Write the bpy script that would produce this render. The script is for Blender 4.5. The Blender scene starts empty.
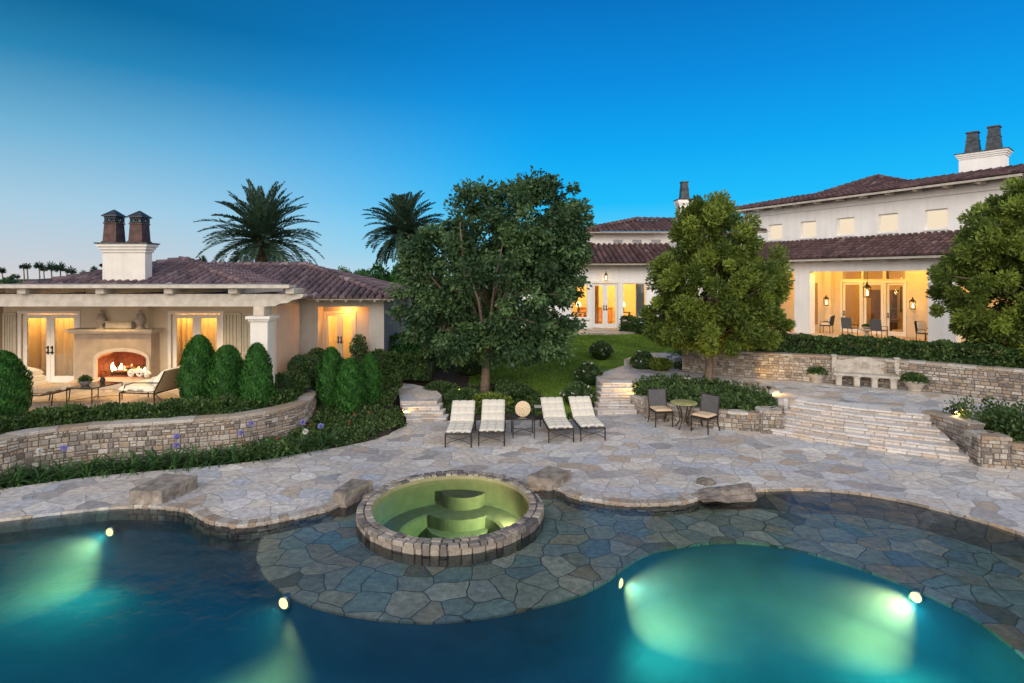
import bpy, bmesh, math, random
import numpy as np
from mathutils import Vector, Matrix
from mathutils import noise as mnoise
from mathutils.geometry import tessellate_polygon

R = math.radians
SC = bpy.context.scene
COL = SC.collection
random.seed(7)
rng = np.random.default_rng(11)

# ------------------------------------------------------------------ camera
CH, FPX, HZ = 4.2, 560.0, 278.0
cam_d = bpy.data.cameras.new('camera')
cam = bpy.data.objects.new('camera', cam_d)
COL.objects.link(cam)
cam.location = (0, 0, CH)
cam.rotation_euler = (R(90), 0, 0)
cam_d.sensor_width = 36
cam_d.lens = 36 * FPX / 1024
cam_d.shift_y = -(341.5 - HZ) / 1024
cam_d.clip_start = 0.1
cam_d.clip_end = 5000
SC.camera = cam

# ------------------------------------------------------------------ sky
world = bpy.data.worlds.new('World')
SC.world = world
world.use_nodes = True
wt = world.node_tree
wt.nodes.clear()


def wn(t, **k):
    n = wt.nodes.new(t)
    for a, b in k.items():
        setattr(n, a, b)
    return n


def wramp(stops, src):
    n = wn('ShaderNodeValToRGB')
    e = n.color_ramp.elements
    while len(e) < len(stops):
        e.new(0.5)
    for i, (p, c) in enumerate(stops):
        e[i].position = p
        e[i].color = (*c, 1)
    wt.links.new(src, n.inputs[0])
    return n.outputs[0]


def wmap(src, a, b):
    n = wn('ShaderNodeMapRange')
    n.interpolation_type = 'SMOOTHSTEP'
    n.inputs[1].default_value = a
    n.inputs[2].default_value = b
    wt.links.new(src, n.inputs[0])
    return n.outputs[0]


def wmix(f, a, b, mode='MIX'):
    n = wn('ShaderNodeMix', data_type='RGBA', blend_type=mode)
    if isinstance(f, float):
        n.inputs[0].default_value = f
    else:
        wt.links.new(f, n.inputs[0])
    wt.links.new(a, n.inputs[6])
    wt.links.new(b, n.inputs[7])
    return n.outputs[2]


SUN_EL, SUN_ROT = 3.0, 200.0
tc = wn('ShaderNodeTexCoord')
sx = wn('ShaderNodeSeparateXYZ')
wt.links.new(tc.outputs['Generated'], sx.inputs[0])
left = wramp([(0.0, (.64, .63, .64)), (.035, (.55, .62, .69)), (.10, (.40, .61, .76)), (.2, (.17, .45, .67)),
              (.30, (.022, .23, .45)), (.37, (.002, .125, .29)), (1, (.01, .07, .22))], sx.outputs[2])
right = wramp([(0.0, (.40, .72, .90)), (.05, (.15, .66, .95)), (.13, (.008, .51, .97)), (.22, (0, .385, .90)),
               (.32, (0, .265, .75)), (.45, (0, .16, .52)), (1, (.01, .08, .26))], sx.outputs[2])
fx = wmap(sx.outputs[0], -.72, .10)
front = wmix(fx, left, right)
rear = wramp([(0.0, (2.4, 2.0, 1.7)), (.2, (2.4, 2.15, 1.92)), (.45, (2.15, 2.05, 1.95)), (.8, (.95, 1.05, 1.2)), (1, (.10, .22, .40))], sx.outputs[2])
fy = wmap(sx.outputs[1], .08, -.45)
dome = wmix(fy, front, rear)
sky = wn('ShaderNodeTexSky', sky_type='NISHITA')
sky.sun_disc = False
sky.sun_elevation = R(SUN_EL)
sky.sun_rotation = R(SUN_ROT)
bg = wn('ShaderNodeBackground')
bg.inputs[1].default_value = 1.0
bg2 = wn('ShaderNodeBackground')
bg2.inputs[1].default_value = 0.003
add = wn('ShaderNodeAddShader')
wo = wn('ShaderNodeOutputWorld')
wt.links.new(dome, bg.inputs[0])
wt.links.new(sky.outputs[0], bg2.inputs[0])
wt.links.new(bg.outputs[0], add.inputs[0])
wt.links.new(bg2.outputs[0], add.inputs[1])
wt.links.new(add.outputs[0], wo.inputs[0])

# ------------------------------------------------------------------ sun (already low and veiled: a broad soft source)
sd = bpy.data.lights.new('sun', 'SUN')
sun = bpy.data.objects.new('sun', sd)
COL.objects.link(sun)
sd.energy = 1.25
sd.angle = R(40)
sd.color = (1, .90, .80)
sun.rotation_euler = (R(58), 0, R(-20))

vs = SC.view_settings
vs.view_transform = 'Standard'
vs.look = 'None'
vs.exposure = 0
vs.gamma = 1
vs.use_curve_mapping = False
SC.cycles.use_denoising = True
SC.cycles.max_bounces = 10
SC.cycles.transparent_max_bounces = 24
SC.cycles.sample_clamp_indirect = 4
SC.cycles.sample_clamp_direct = 0
SC.cycles.caustics_reflective = False
SC.cycles.caustics_refractive = False

WARM = (1.0, .54, .14)


# ------------------------------------------------------------------ node materials
class MT:
    def __init__(s, name):
        s.m = bpy.data.materials.new(name)
        s.m.use_nodes = True
        s.t = s.m.node_tree
        s.b = s.t.nodes['Principled BSDF']
        s.o = s.t.nodes['Material Output']

    def n(s, t, **k):
        x = s.t.nodes.new(t)
        for a, b in k.items():
            setattr(x, a, b)
        return x

    def l(s, a, b):
        s.t.links.new(a, b)

    def obj(s):
        return s.n('ShaderNodeTexCoord').outputs['Object']

    def noise(s, scale, detail=4, vec=None, rough=.55):
        x = s.n('ShaderNodeTexNoise')
        x.inputs['Scale'].default_value = scale
        x.inputs['Detail'].default_value = detail
        x.inputs['Roughness'].default_value = rough
        s.l(vec or s.obj(), x.inputs['Vector'])
        return x

    def ramp(s, src, stops, interp='LINEAR'):
        x = s.n('ShaderNodeValToRGB')
        x.color_ramp.interpolation = interp
        e = x.color_ramp.elements
        while len(e) < len(stops):
            e.new(.5)
        for i, (p, c) in enumerate(stops):
            e[i].position = p
            e[i].color = (*c, 1) if len(c) == 3 else c
        s.l(src, x.inputs[0])
        return x.outputs[0]

    def mix(s, f, a, b, mode='MIX'):
        x = s.n('ShaderNodeMix', data_type='RGBA', blend_type=mode)
        for v, i in ((f, 0), (a, 6), (b, 7)):
            if isinstance(v, (int, float)):
                x.inputs[i].default_value = v
            elif isinstance(v, tuple):
                x.inputs[i].default_value = (*v, 1)
            else:
                s.l(v, x.inputs[i])
        return x.outputs[2]

    def math(s, op, a, b=0.0):
        x = s.n('ShaderNodeMath', operation=op)
        for v, i in ((a, 0), (b, 1)):
            if isinstance(v, (int, float)):
                x.inputs[i].default_value = v
            else:
                s.l(v, x.inputs[i])
        return x.outputs[0]

    def maprange(s, src, a, b, c=0., d=1., smooth=True):
        x = s.n('ShaderNodeMapRange')
        if smooth:
            x.interpolation_type = 'SMOOTHSTEP'
        for i, v in enumerate((a, b, c, d)):
            x.inputs[i + 1].default_value = v
        s.l(src, x.inputs[0])
        return x.outputs[0]

    def bump(s, h, strength=.3, dist=.02):
        x = s.n('ShaderNodeBump')
        x.inputs['Strength'].default_value = strength
        x.inputs['Distance'].default_value = dist
        s.l(h, x.inputs['Height'])
        s.l(x.outputs[0], s.b.inputs['Normal'])
        return x.outputs[0]

    def set(s, **k):
        for a, b in k.items():
            s.b.inputs[a.replace('_', ' ')].default_value = b
        return s


def shade(c, k):
    return tuple(min(1, v * k) for v in c)


def simple(name, c, rough=.6, metal=0., var=.18, scale=8., bump=.0, bscale=40., spec=.4, streak=0.):
    M = MT(name)
    nz = M.noise(scale, 5)
    col = M.ramp(nz.outputs[0], [(.3, shade(c, 1 - var)), (.7, shade(c, 1 + var))])
    if streak:          # rain streaks and soft weathering on stucco
        mp = M.n('ShaderNodeMapping')
        mp.inputs['Scale'].default_value = (2.6, 2.6, .16)
        M.l(M.obj(), mp.inputs[0])
        st = M.noise(1.6, 6, mp.outputs[0], .65)
        col = M.mix(1., col, M.ramp(st.outputs[0], [(.36, (1 - streak, 1 - streak, 1 - streak * .95)), (.58, (1.02, 1.02, 1.02))]), 'MULTIPLY')
    M.l(col, M.b.inputs['Base Color'])
    M.set(Roughness=rough, Metallic=metal)
    M.b.inputs['Specular IOR Level'].default_value = spec
    if bump:
        M.bump(M.noise(bscale, 4).outputs[0], bump, .01)
    return M.m


def emit(name, c, s):
    M = MT(name)
    e = M.n('ShaderNodeEmission')
    e.inputs[0].default_value = (*c, 1)
    e.inputs[1].default_value = s
    M.l(e.outputs[0], M.o.inputs[0])
    return M.m


def tinted(name, stops, rough=.8, var=.25, scale=25., bump=.4, spec=.3):
    """colour picked per piece (stone, tile) by the 'tint' attribute, mottled by noise"""
    M = MT(name)
    a = M.n('ShaderNodeAttribute', attribute_name='tint')
    c = M.ramp(a.outputs['Fac'], stops)
    nz = M.noise(scale, 6)
    k = M.ramp(nz.outputs[0], [(.25, (1 - var,) * 3), (.75, (1 + var,) * 3)])
    M.l(M.mix(1., c, k, 'MULTIPLY'), M.b.inputs['Base Color'])
    M.set(Roughness=rough)
    M.b.inputs['Specular IOR Level'].default_value = spec
    M.bump(nz.outputs[0], bump, .02)
    return M.m


def leafmat(name, c1, c2, trans=.25, rough=.5, spec=.3):
    M = MT(name)
    a = M.n('ShaderNodeAttribute', attribute_name='tint')
    c = M.ramp(a.outputs['Fac'], [(0, c1), (1, c2)])
    M.l(c, M.b.inputs['Base Color'])
    M.set(Roughness=rough)
    M.b.inputs['Specular IOR Level'].default_value = spec
    t = M.n('ShaderNodeBsdfTranslucent')
    M.l(c, t.inputs[0])
    x = M.n('ShaderNodeMixShader')
    x.inputs[0].default_value = trans
    M.l(M.b.outputs[0], x.inputs[1])
    M.l(t.outputs[0], x.inputs[2])
    M.l(x.outputs[0], M.o.inputs[0])
    return M.m


def flagstone(name, stops, grout, scale=1.7, rough=.55, stretch=(1, 1, 1), gw=.035, bump=.6, spec=.45):
    M = MT(name)
    o = M.obj()
    mp = M.n('ShaderNodeMapping')
    mp.inputs['Scale'].default_value = stretch
    mp.inputs['Rotation'].default_value = (0, 0, .35)
    M.l(o, mp.inputs[0])
    nz = M.noise(1.3, 2, mp.outputs[0])
    sub = M.n('ShaderNodeVectorMath', operation='SUBTRACT')
    sub.inputs[1].default_value = (.5, .5, .5)
    M.l(nz.outputs['Color'], sub.inputs[0])
    sc = M.n('ShaderNodeVectorMath', operation='SCALE')
    sc.inputs['Scale'].default_value = .35
    M.l(sub.outputs[0], sc.inputs[0])
    ad = M.n('ShaderNodeVectorMath', operation='ADD')
    M.l(mp.outputs[0], ad.inputs[0])
    M.l(sc.outputs[0], ad.inputs[1])
    cells = []
    for feat in ('F1', 'DISTANCE_TO_EDGE'):
        v = M.n('ShaderNodeTexVoronoi', voronoi_dimensions='2D', feature=feat)
        v.inputs['Scale'].default_value = scale
        v.inputs['Randomness'].default_value = .92
        M.l(ad.outputs[0], v.inputs['Vector'])
        cells.append(v)
    sp = M.n('ShaderNodeSeparateColor')
    M.l(cells[0].outputs['Color'], sp.inputs[0])
    c = M.ramp(sp.outputs[0], stops)
    fine = M.noise(9, 7, o, .65)
    k = M.ramp(fine.outputs[0], [(.25, (.52, .50, .48)), (.75, (1.30, 1.26, 1.19))])
    c = M.mix(1., c, k, 'MULTIPLY')
    big = M.noise(.35, 3, o)
    c = M.mix(1., c, M.ramp(big.outputs[0], [(.3, (.82, .82, .85)), (.7, (1.12, 1.1, 1.06))]), 'MULTIPLY')
    rust = M.maprange(M.noise(1.1, 4, o).outputs[0], .56, .75)
    c = M.mix(M.math('MULTIPLY', rust, .35), c, (.40, .27, .17))
    edge = M.maprange(cells[1].outputs['Distance'], gw * .45, gw)
    M.l(M.mix(edge, grout, c), M.b.inputs['Base Color'])
    h = M.math('ADD', M.math('MULTIPLY', edge, 1.), M.math('MULTIPLY', fine.outputs[0], .7))
    h = M.math('ADD', h, M.math('MULTIPLY', sp.outputs[1], .35))
    M.bump(h, bump, .02)
    M.l(M.maprange(fine.outputs[0], .2, .8, rough - .12, rough + .15), M.b.inputs['Roughness'])
    M.b.inputs['Specular IOR Level'].default_value = spec
    return M.m


def glassmat(name, tint=(.95, .97, .96), ior=1.45):
    M = MT(name)
    f = M.n('ShaderNodeFresnel')
    f.inputs[0].default_value = ior
    t = M.n('ShaderNodeBsdfTransparent')
    t.inputs[0].default_value = (*tint, 1)
    g = M.n('ShaderNodeBsdfGlossy')
    g.inputs['Roughness'].default_value = .02
    x = M.n('ShaderNodeMixShader')
    M.l(f.outputs[0], x.inputs[0])
    M.l(t.outputs[0], x.inputs[1])
    M.l(g.outputs[0], x.inputs[2])
    M.l(x.outputs[0], M.o.inputs[0])
    return M.m


def watermat(name, sigma, bump=.04, scale=3.0, scatter=None):
    M = MT(name)
    nz = M.noise(scale, 3)
    nz2 = M.noise(scale * 6, 2)
    h = M.math('ADD', nz.outputs[0], M.math('MULTIPLY', nz2.outputs[0], .12))
    b = M.n('ShaderNodeBump')
    b.inputs['Strength'].default_value = bump
    b.inputs['Distance'].default_value = .1
    M.l(h, b.inputs['Height'])
    f = M.n('ShaderNodeFresnel')
    f.inputs[0].default_value = 1.33
    M.l(b.outputs[0], f.inputs['Normal'])
    t = M.n('ShaderNodeBsdfTransparent')
    g = M.n('ShaderNodeBsdfGlossy')
    g.inputs['Roughness'].default_value = .085
    M.l(b.outputs[0], g.inputs['Normal'])
    x = M.n('ShaderNodeMixShader')
    M.l(f.outputs[0], x.inputs[0])
    M.l(t.outputs[0], x.inputs[1])
    M.l(g.outputs[0], x.inputs[2])
    M.l(x.outputs[0], M.o.inputs[0])
    d = max(sigma)
    v = M.n('ShaderNodeVolumeAbsorption')
    v.inputs[0].default_value = (*[1 - q / d for q in sigma], 1)
    v.inputs[1].default_value = d
    out = v.outputs[0]
    if scatter:
        s2 = M.n('ShaderNodeVolumeScatter')
        s2.inputs[0].default_value = (*scatter[0], 1)
        s2.inputs[1].default_value = scatter[1]
        ad = M.n('ShaderNodeAddShader')
        M.l(out, ad.inputs[0])
        M.l(s2.outputs[0], ad.inputs[1])
        out = ad.outputs[0]
    M.l(out, M.o.inputs['Volume'])
    return M.m


PLASTER = simple('plaster', (.64, .61, .56), .85, var=.06, scale=2.5, bump=.15, bscale=30, streak=.05)
CREAM = simple('cream_plaster', (.66, .56, .42), .85, var=.06, scale=2.5, bump=.12, bscale=30)
WHITE = simple('white_paint', (.76, .74, .70), .5, var=.04, scale=6)
BEAMW = simple('weathered_beam', (.46, .42, .36), .8, var=.2, scale=5, bump=.2)
LIME = simple('limestone', (.50, .43, .35), .8, var=.14, scale=4, bump=.2, bscale=25)
CARVED = simple('carved_stone', (.42, .38, .33), .85, var=.2, scale=6, bump=.3, bscale=20)
BRONZE = simple('dark_bronze', (.035, .028, .024), .45, metal=.5, var=.3)
COPPER = simple('aged_copper', (.05, .06, .07), .5, metal=.5, var=.5, scale=5)
RUSTY = simple('rusted_copper', (.075, .04, .035), .6, metal=.3, var=.5, scale=6)
CUSH = simple('cream_cushion', (.60, .555, .47), .95, var=.06, scale=9, bump=.15, bscale=90)
TANC = simple('tan_cushion', (.58, .42, .27), .95, var=.08, scale=9, bump=.15, bscale=90)
WICKER = simple('grey_wicker', (.10, .10, .105), .7, var=.4, scale=60, bump=.4, bscale=70)
DARKWOOD = simple('dark_wood', (.09, .045, .025), .45, var=.35, scale=7)
SOIL = simple('soil', (.035, .026, .018), .95, var=.4, scale=9, bump=.5, bscale=15)
POT = simple('pale_pot', (.42, .38, .33), .85, var=.15)
BARK = simple('bark', (.15, .11, .08), .9, var=.4, scale=14, bump=.8, bscale=22)
PALMBARK = simple('palm_bark', (.16, .10, .055), .9, var=.5, scale=12, bump=.9, bscale=12)
BLACK = simple('black_iron', (.012, .012, .013), .5, metal=.3)
SOOT = simple('firebrick', (.16, .06, .035), .9, var=.4, scale=9)
CURTAIN = simple('curtain', (.66, .52, .33), .9, var=.06, scale=5)
GREYCURTAIN = simple('grey_curtain', (.20, .25, .28), .9, var=.1)
GLASS = glassmat('window_glass')
TABLEGREEN = simple('mossy_table_top', (.28, .27, .11), .5, var=.3, scale=10)

STONE = tinted('wall_stone', [(0, (.14, .12, .105)), (.2, (.24, .21, .185)), (.45, (.33, .285, .235)), (.6, (.28, .205, .14)), (.8, (.36, .325, .29)), (1, (.45, .415, .365))], var=.38)
SPASTONE = tinted('spa_stone', [(0, (.09, .08, .08)), (.3, (.18, .16, .145)), (.6, (.27, .23, .19)), (1, (.36, .31, .26))], rough=.6)
TREAD = tinted('tread_stone', [(0, (.34, .30, .27)), (.3, (.47, .43, .40)), (.6, (.56, .53, .50)), (.8, (.52, .42, .34)), (1, (.62, .60, .58))], var=.2, scale=14)
TILE = tinted('clay_tile', [(0, (.045, .038, .046)), (.35, (.10, .070, .078)), (.65, (.155, .105, .112)), (.9, (.215, .16, .165)), (1, (.32, .27, .27))], var=.3, scale=12, rough=.75)
TILE2 = tinted('dark_clay_tile', [(0, (.04, .024, .026)), (.4, (.082, .046, .047)), (.8, (.135, .078, .075)), (1, (.21, .15, .14))], var=.3, scale=12, rough=.75)
ROCK = tinted('rock_slab', [(0, (.13, .11, .095)), (1, (.29, .25, .21))], var=.6, scale=6, bump=1.)

DECK = flagstone('flagstone_paving', [(0, (.34, .33, .34)), (.12, (.50, .48, .47)), (.25, (.62, .57, .52)), (.37, (.47, .50, .56)), (.5, (.62, .61, .62)),
                                      (.62, (.44, .36, .29)), (.72, (.72, .70, .67)), (.82, (.52, .51, .52)), (.92, (.66, .62, .58)), (1, (.34, .36, .40))], (.34, .32, .30), 2.15, stretch=(1, 1.2, 1), gw=.026)
SHELFST = flagstone('pool_flagstone', [(0, (.30, .28, .20)), (.18, (.68, .62, .46)), (.34, (.42, .54, .46)), (.5, (.78, .62, .40)), (.64, (.36, .46, .46)), (.8, (.90, .80, .60)), (1, (.58, .38, .20))],
                    (.20, .18, .15), 2.35, gw=.026, rough=.7, spec=.2)
TERR = flagstone('terrace_paving', [(0, (.40, .34, .28)), (.5, (.54, .46, .38)), (1, (.60, .54, .48))], (.28, .24, .2), 1.6)
WETST = flagstone('wet_flagstone', [(0, (.16, .13, .10)), (.3, (.30, .25, .19)), (.6, (.38, .28, .18)), (.8, (.24, .25, .23)), (1, (.44, .36, .27))], (.14, .12, .10), 2.35, gw=.026, rough=.4, spec=.5)
POOLP = simple('pool_plaster', (.085, .20, .29), .9, var=.12, scale=1.5)
SPAP = simple('spa_plaster', (.23, .195, .115), .9, var=.16, scale=5)
WATER = watermat('pool_water', (.40, .105, .055), bump=.22, scale=2.6, scatter=((.05, .42, 1), .07))
SPAWATER = watermat('spa_water', (.30, .05, .08), bump=.14, scale=3)
LAWN = simple('lawn_soil', (.10, .18, .022), .95, var=.5, scale=1.6)
FARLAND = simple('land', (.05, .06, .05), .95, var=.4, scale=.02)  # plain dark grey-green, varied by broad noise

L_OAK = leafmat('oak_leaves', (.014, .046, .022), (.125, .22, .078), .25)
L_PINE = leafmat('pine_needles', (.032, .066, .013), (.29, .375, .06), .3)
L_CONE = leafmat('cypress_leaves', (.012, .055, .012), (.075, .24, .045), .25)
L_HEDGE = leafmat('hedge_leaves', (.014, .042, .012), (.10, .17, .04), .25)
L_SHRUB = leafmat('shrub_leaves', (.014, .040, .014), (.11, .18, .05), .25)
L_STRAP = leafmat('strap_leaves', (.016, .06, .018), (.09, .19, .055), .25)
L_PALM = leafmat('palm_leaves', (.012, .034, .022), (.06, .11, .06), .2)
L_GRASS = leafmat('grass_blades', (.08, .16, .014), (.25, .39, .045), .3)
L_FAR = leafmat('far_leaves', (.03, .05, .04), (.07, .10, .06), .1)
PETALW = leafmat('white_petals', (.6, .6, .58), (.8, .8, .78), .3)
PETALP = leafmat('violet_petals', (.22, .20, .55), (.42, .40, .78), .3)
PETALR = leafmat('red_petals', (.3, .03, .02), (.45, .10, .06), .3)


# ------------------------------------------------------------------ geometry helpers
def GP(px, py, z=0.):
    """point of the horizontal plane at height z that the photograph shows at this pixel"""
    y = (CH - z) * FPX / (py - HZ)
    return ((px - 512) / FPX * y, y)


def VP(px, py, y):
    return ((px - 512) / FPX * y, CH - (py - HZ) / FPX * y)


def cr(pts, n=8, closed=False):
    p = [np.array(q, float) for q in pts]
    if closed:
        p = [p[-1]] + p + [p[0], p[1]]
    else:
        p = [2 * p[0] - p[1]] + p + [2 * p[-1] - p[-2]]
    out = []
    for i in range(1, len(p) - 2):
        for k in range(n):
            t = k / n
            a, b, c, d = p[i - 1:i + 3]
            out.append(.5 * (2 * b + (c - a) * t + (2 * a - 5 * b + 4 * c - d) * t * t + (3 * b - a - 3 * c + d) * t ** 3))
    if not closed:
        out.append(p[-2])
    return [tuple(q) for q in out]


class MB:
    def __init__(s):
        s.v, s.f, s.c, s.tint = [], [], [], None

    def add(s, vs, fs, c=None):
        k = len(s.v)
        s.v += [tuple(map(float, p)) for p in vs]
        s.f += [tuple(i + k for i in f) for f in fs]
        c = random.random() if c is None else c
        s.c += [c] * len(vs)
        return s

    def bm(s, b, M=None, c=None):
        b.verts.index_update()
        vs = [(M @ v.co if M else v.co) for v in b.verts]
        s.add(vs, [[v.index for v in f.verts] for f in b.faces], c)
        b.free()
        return s

    def box(s, c, d, rz=0., bev=0., M=None, seg=1, tint=None):
        b = bmesh.new()
        bmesh.ops.create_cube(b, size=1)
        for v in b.verts:
            v.co = Vector((v.co.x * d[0], v.co.y * d[1], v.co.z * d[2]))
        if bev:
            bmesh.ops.bevel(b, geom=list(b.edges), offset=min(bev, min(d) * .45), segments=seg, affect='EDGES', profile=.6)
        T = Matrix.Translation(Vector(c)) @ Matrix.Rotation(rz, 4, 'Z')
        return s.bm(b, (M @ T) if M else T, tint)

    def tube(s, pts, rad, n=8, M=None, caps=True, tint=None):
        pts = [Vector(p) for p in pts]
        if not hasattr(rad, '__len__'):
            rad = [rad] * len(pts)
        vs, fs = [], []
        up = Vector((0, 0, 1))
        t0 = (pts[1] - pts[0]).normalized()
        a = t0.cross(up if abs(t0.z) < .9 else Vector((1, 0, 0))).normalized()
        for i, p in enumerate(pts):
            t = (pts[min(i + 1, len(pts) - 1)] - pts[max(i - 1, 0)]).normalized()
            a = (a - t * a.dot(t)).normalized()
            b = t.cross(a)
            for k in range(n):
                g = 2 * math.pi * k / n
                q = p + (a * math.cos(g) + b * math.sin(g)) * rad[i]
                vs.append(M @ q if M else q)
        for i in range(len(pts) - 1):
            for k in range(n):
                k2 = (k + 1) % n
                fs.append((i * n + k, i * n + k2, (i + 1) * n + k2, (i + 1) * n + k))
        if caps:
            fs.append(tuple(range(n))[::-1])
            fs.append(tuple((len(pts) - 1) * n + k for k in range(n)))
        return s.add(vs, fs, tint)

    def lathe(s, prof, c=(0, 0, 0), n=20, M=None, tint=None):
        vs, fs = [], []
        for r, z in prof:
            for k in range(n):
                g = 2 * math.pi * k / n
                q = Vector((c[0] + max(r, 1e-4) * math.cos(g), c[1] + max(r, 1e-4) * math.sin(g), c[2] + z))
                vs.append(M @ q if M else q)
        for i in range(len(prof) - 1):
            for k in range(n):
                k2 = (k + 1) % n
                fs.append((i * n + k, i * n + k2, (i + 1) * n + k2, (i + 1) * n + k))
        return s.add(vs, fs, tint)

    def prism(s, poly, z0, z1, top=True, bottom=True, holes=()):
        """vertical prism over a polygon, with optional holes"""
        loops = [list(poly)] + [list(h) for h in holes]
        flat = [p for l in loops for p in l]
        tri = tessellate_polygon([[Vector((p[0], p[1], 0)) for p in l] for l in loops])
        n = len(flat)
        vs = [(p[0], p[1], z1) for p in flat] + [(p[0], p[1], z0) for p in flat]
        fs = []

        def up(t):
            a, b, c = (flat[i] for i in t)
            return (b[0] - a[0]) * (c[1] - a[1]) - (b[1] - a[1]) * (c[0] - a[0]) > 0
        if top:
            fs += [tuple(t) if up(t) else tuple(t)[::-1] for t in tri]
        if bottom:
            fs += [tuple(i + n for i in (tuple(t)[::-1] if up(t) else tuple(t))) for t in tri]
        if z1 > z0:
            k = 0
            for li, l in enumerate(loops):
                ar = sum(l[i][0] * l[(i + 1) % len(l)][1] - l[(i + 1) % len(l)][0] * l[i][1] for i in range(len(l)))
                fwd = (ar > 0) == (li == 0)
                for i in range(len(l)):
                    a, b = k + i, k + (i + 1) % len(l)
                    fs.append((a + n, b + n, b, a) if fwd else (b + n, a + n, a, b))
                k += len(l)
        return s.add(vs, fs)

    def sheet(s, poly, z, holes=()):
        return s.prism(poly, z, z, bottom=False, holes=holes)

    def poly3(s, pts, c=None):
        return s.add(pts, [tuple(range(len(pts)))], c)


def wloc(o):
    p = Vector((0, 0, 0))
    while o is not None:
        p += o.location
        o = o.parent
    return p


def finish(me, name, mat, parent=None, world=True, smooth=False, origin=None):
    o = bpy.data.objects.new(name, me)
    COL.objects.link(o)
    if mat:
        me.materials.append(mat)
    if smooth:
        me.polygons.foreach_set('use_smooth', [True] * len(me.polygons))
    off = Vector((0, 0, 0))
    if parent is not None:
        o.parent = parent
        if world:
            off = wloc(parent)
    elif origin is not None:
        off = Vector(origin)
        o.location = off
    if off.length > 0:
        me.transform(Matrix.Translation(-off))
    return o


def build(mb, name, mat, parent=None, world=True, smooth=False, origin=None):
    me = bpy.data.meshes.new(name)
    me.from_pydata(mb.v, [], mb.f)
    a = me.attributes.new('tint', 'FLOAT', 'POINT')
    a.data.foreach_set('value', np.array(mb.c, np.float32))
    me.update()
    if smooth == 'auto':
        o = finish(me, name, mat, parent, world, True, origin)
        me.set_sharp_from_angle(angle=R(35))
        return o
    return finish(me, name, mat, parent, world, smooth, origin)


def quads(name, V, mat, tint, parent=None, world=True, origin=None, extra=None):
    """V: (N,4,3) leaf quads; extra: an MB whose faces join the same mesh"""
    V = np.asarray(V, np.float32)
    n = len(V)
    ev = np.array(extra.v, np.float32).reshape(-1, 3) if extra else np.zeros((0, 3), np.float32)
    me = bpy.data.meshes.new(name)
    nv = n * 4 + len(ev)
    me.vertices.add(nv)
    me.vertices.foreach_set('co', np.concatenate([V.reshape(-1, 3), ev]).ravel())
    ef = extra.f if extra else []
    loops = list(range(n * 4)) + [i + n * 4 for f in ef for i in f]
    sizes = [4] * n + [len(f) for f in ef]
    me.loops.add(len(loops))
    me.loops.foreach_set('vertex_index', np.array(loops, np.int32))
    me.polygons.add(len(sizes))
    st = np.concatenate([[0], np.cumsum(sizes)[:-1]]).astype(np.int32)
    me.polygons.foreach_set('loop_start', st)
    me.update(calc_edges=True)
    a = me.attributes.new('tint', 'FLOAT', 'POINT')
    tv = np.repeat(np.asarray(tint, np.float32), 4)
    a.data.foreach_set('value', np.concatenate([tv, np.array(extra.c if extra else [], np.float32)]))
    return finish(me, name, mat, parent, world, False, origin)


def unit(a):
    return a / np.maximum(np.linalg.norm(a, axis=-1, keepdims=True), 1e-9)


def leafquads(C, T, length, width, roll=None):
    """rhombic leaves at centres C along directions T"""
    n = len(C)
    T = unit(T)
    rnd = unit(rng.normal(size=(n, 3)))
    if roll is not None:
        rnd = unit(roll + .5 * rnd)
    B = unit(np.cross(T, rnd))
    L = (np.asarray(length) * np.ones(n))[:, None] / 2
    W = (np.asarray(width) * np.ones(n))[:, None] / 2
    return np.stack([C - T * L, C + B * W + T * L * .1, C + T * L, C - B * W + T * L * .1], 1)


def tag(o, label=None, cat=None, group=None, kind=None):
    for k, v in (('label', label), ('category', cat), ('group', group), ('kind', kind)):
        if v:
            o[k] = v
    return o


def thing(name, label, cat, loc=(0, 0, 0), rz=0., group=None):
    o = bpy.data.objects.new(name, None)
    COL.objects.link(o)
    o.empty_display_size = .2
    o.location = loc
    o.rotation_euler = (0, 0, rz)
    return tag(o, label, cat, group)


def copy_tree(o, parent=None):
    kids = [c for c in ALLKIDS(o)]
    c = o.copy()
    COL.objects.link(c)
    c.parent = parent
    for ch in kids:
        copy_tree(ch, c)
    return c


def ALLKIDS(o):
    return [x for x in SC.objects if x.parent is o]


def lamp(name, loc, e, color=WARM, radius=.05, parent=None, kind='POINT', aim=None, angle=90., blend=.6):
    d = bpy.data.lights.new(name, kind)
    d.energy = e
    d.color = color
    if kind != 'AREA':
        d.shadow_soft_size = radius
    o = bpy.data.objects.new(name, d)
    COL.objects.link(o)
    o.location = loc
    if kind == 'AREA':
        d.shape = 'DISK'
        d.size = radius * 2
        d.spread = R(angle)
    elif kind == 'SPOT':
        d.spot_size = R(angle)
        d.spot_blend = blend
    if kind in ('SPOT', 'AREA'):
        v = Vector(aim) - Vector(loc)
        o.rotation_euler = v.to_track_quat('-Z', 'Y').to_euler()
    if parent is not None:
        o.parent = parent
        o.location = Vector(loc) - wloc(parent)
    return o


# ------------------------------------------------------------------ stonework
class Path:
    def __init__(s, pts):
        s.p = np.array(pts, float)
        d = np.linalg.norm(np.diff(s.p, axis=0), axis=1)
        s.s = np.concatenate([[0], np.cumsum(d)])
        s.L = s.s[-1]

    def at(s, u):
        return np.array([np.interp(u, s.s, s.p[:, 0]), np.interp(u, s.s, s.p[:, 1])])

    def nrm(s, u):
        a, b = s.at(max(0, u - .06)), s.at(min(s.L, u + .06))
        t = (b - a) / max(np.linalg.norm(b - a), 1e-9)
        return np.array([t[1], -t[0]])          # right-hand side of the path


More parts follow.
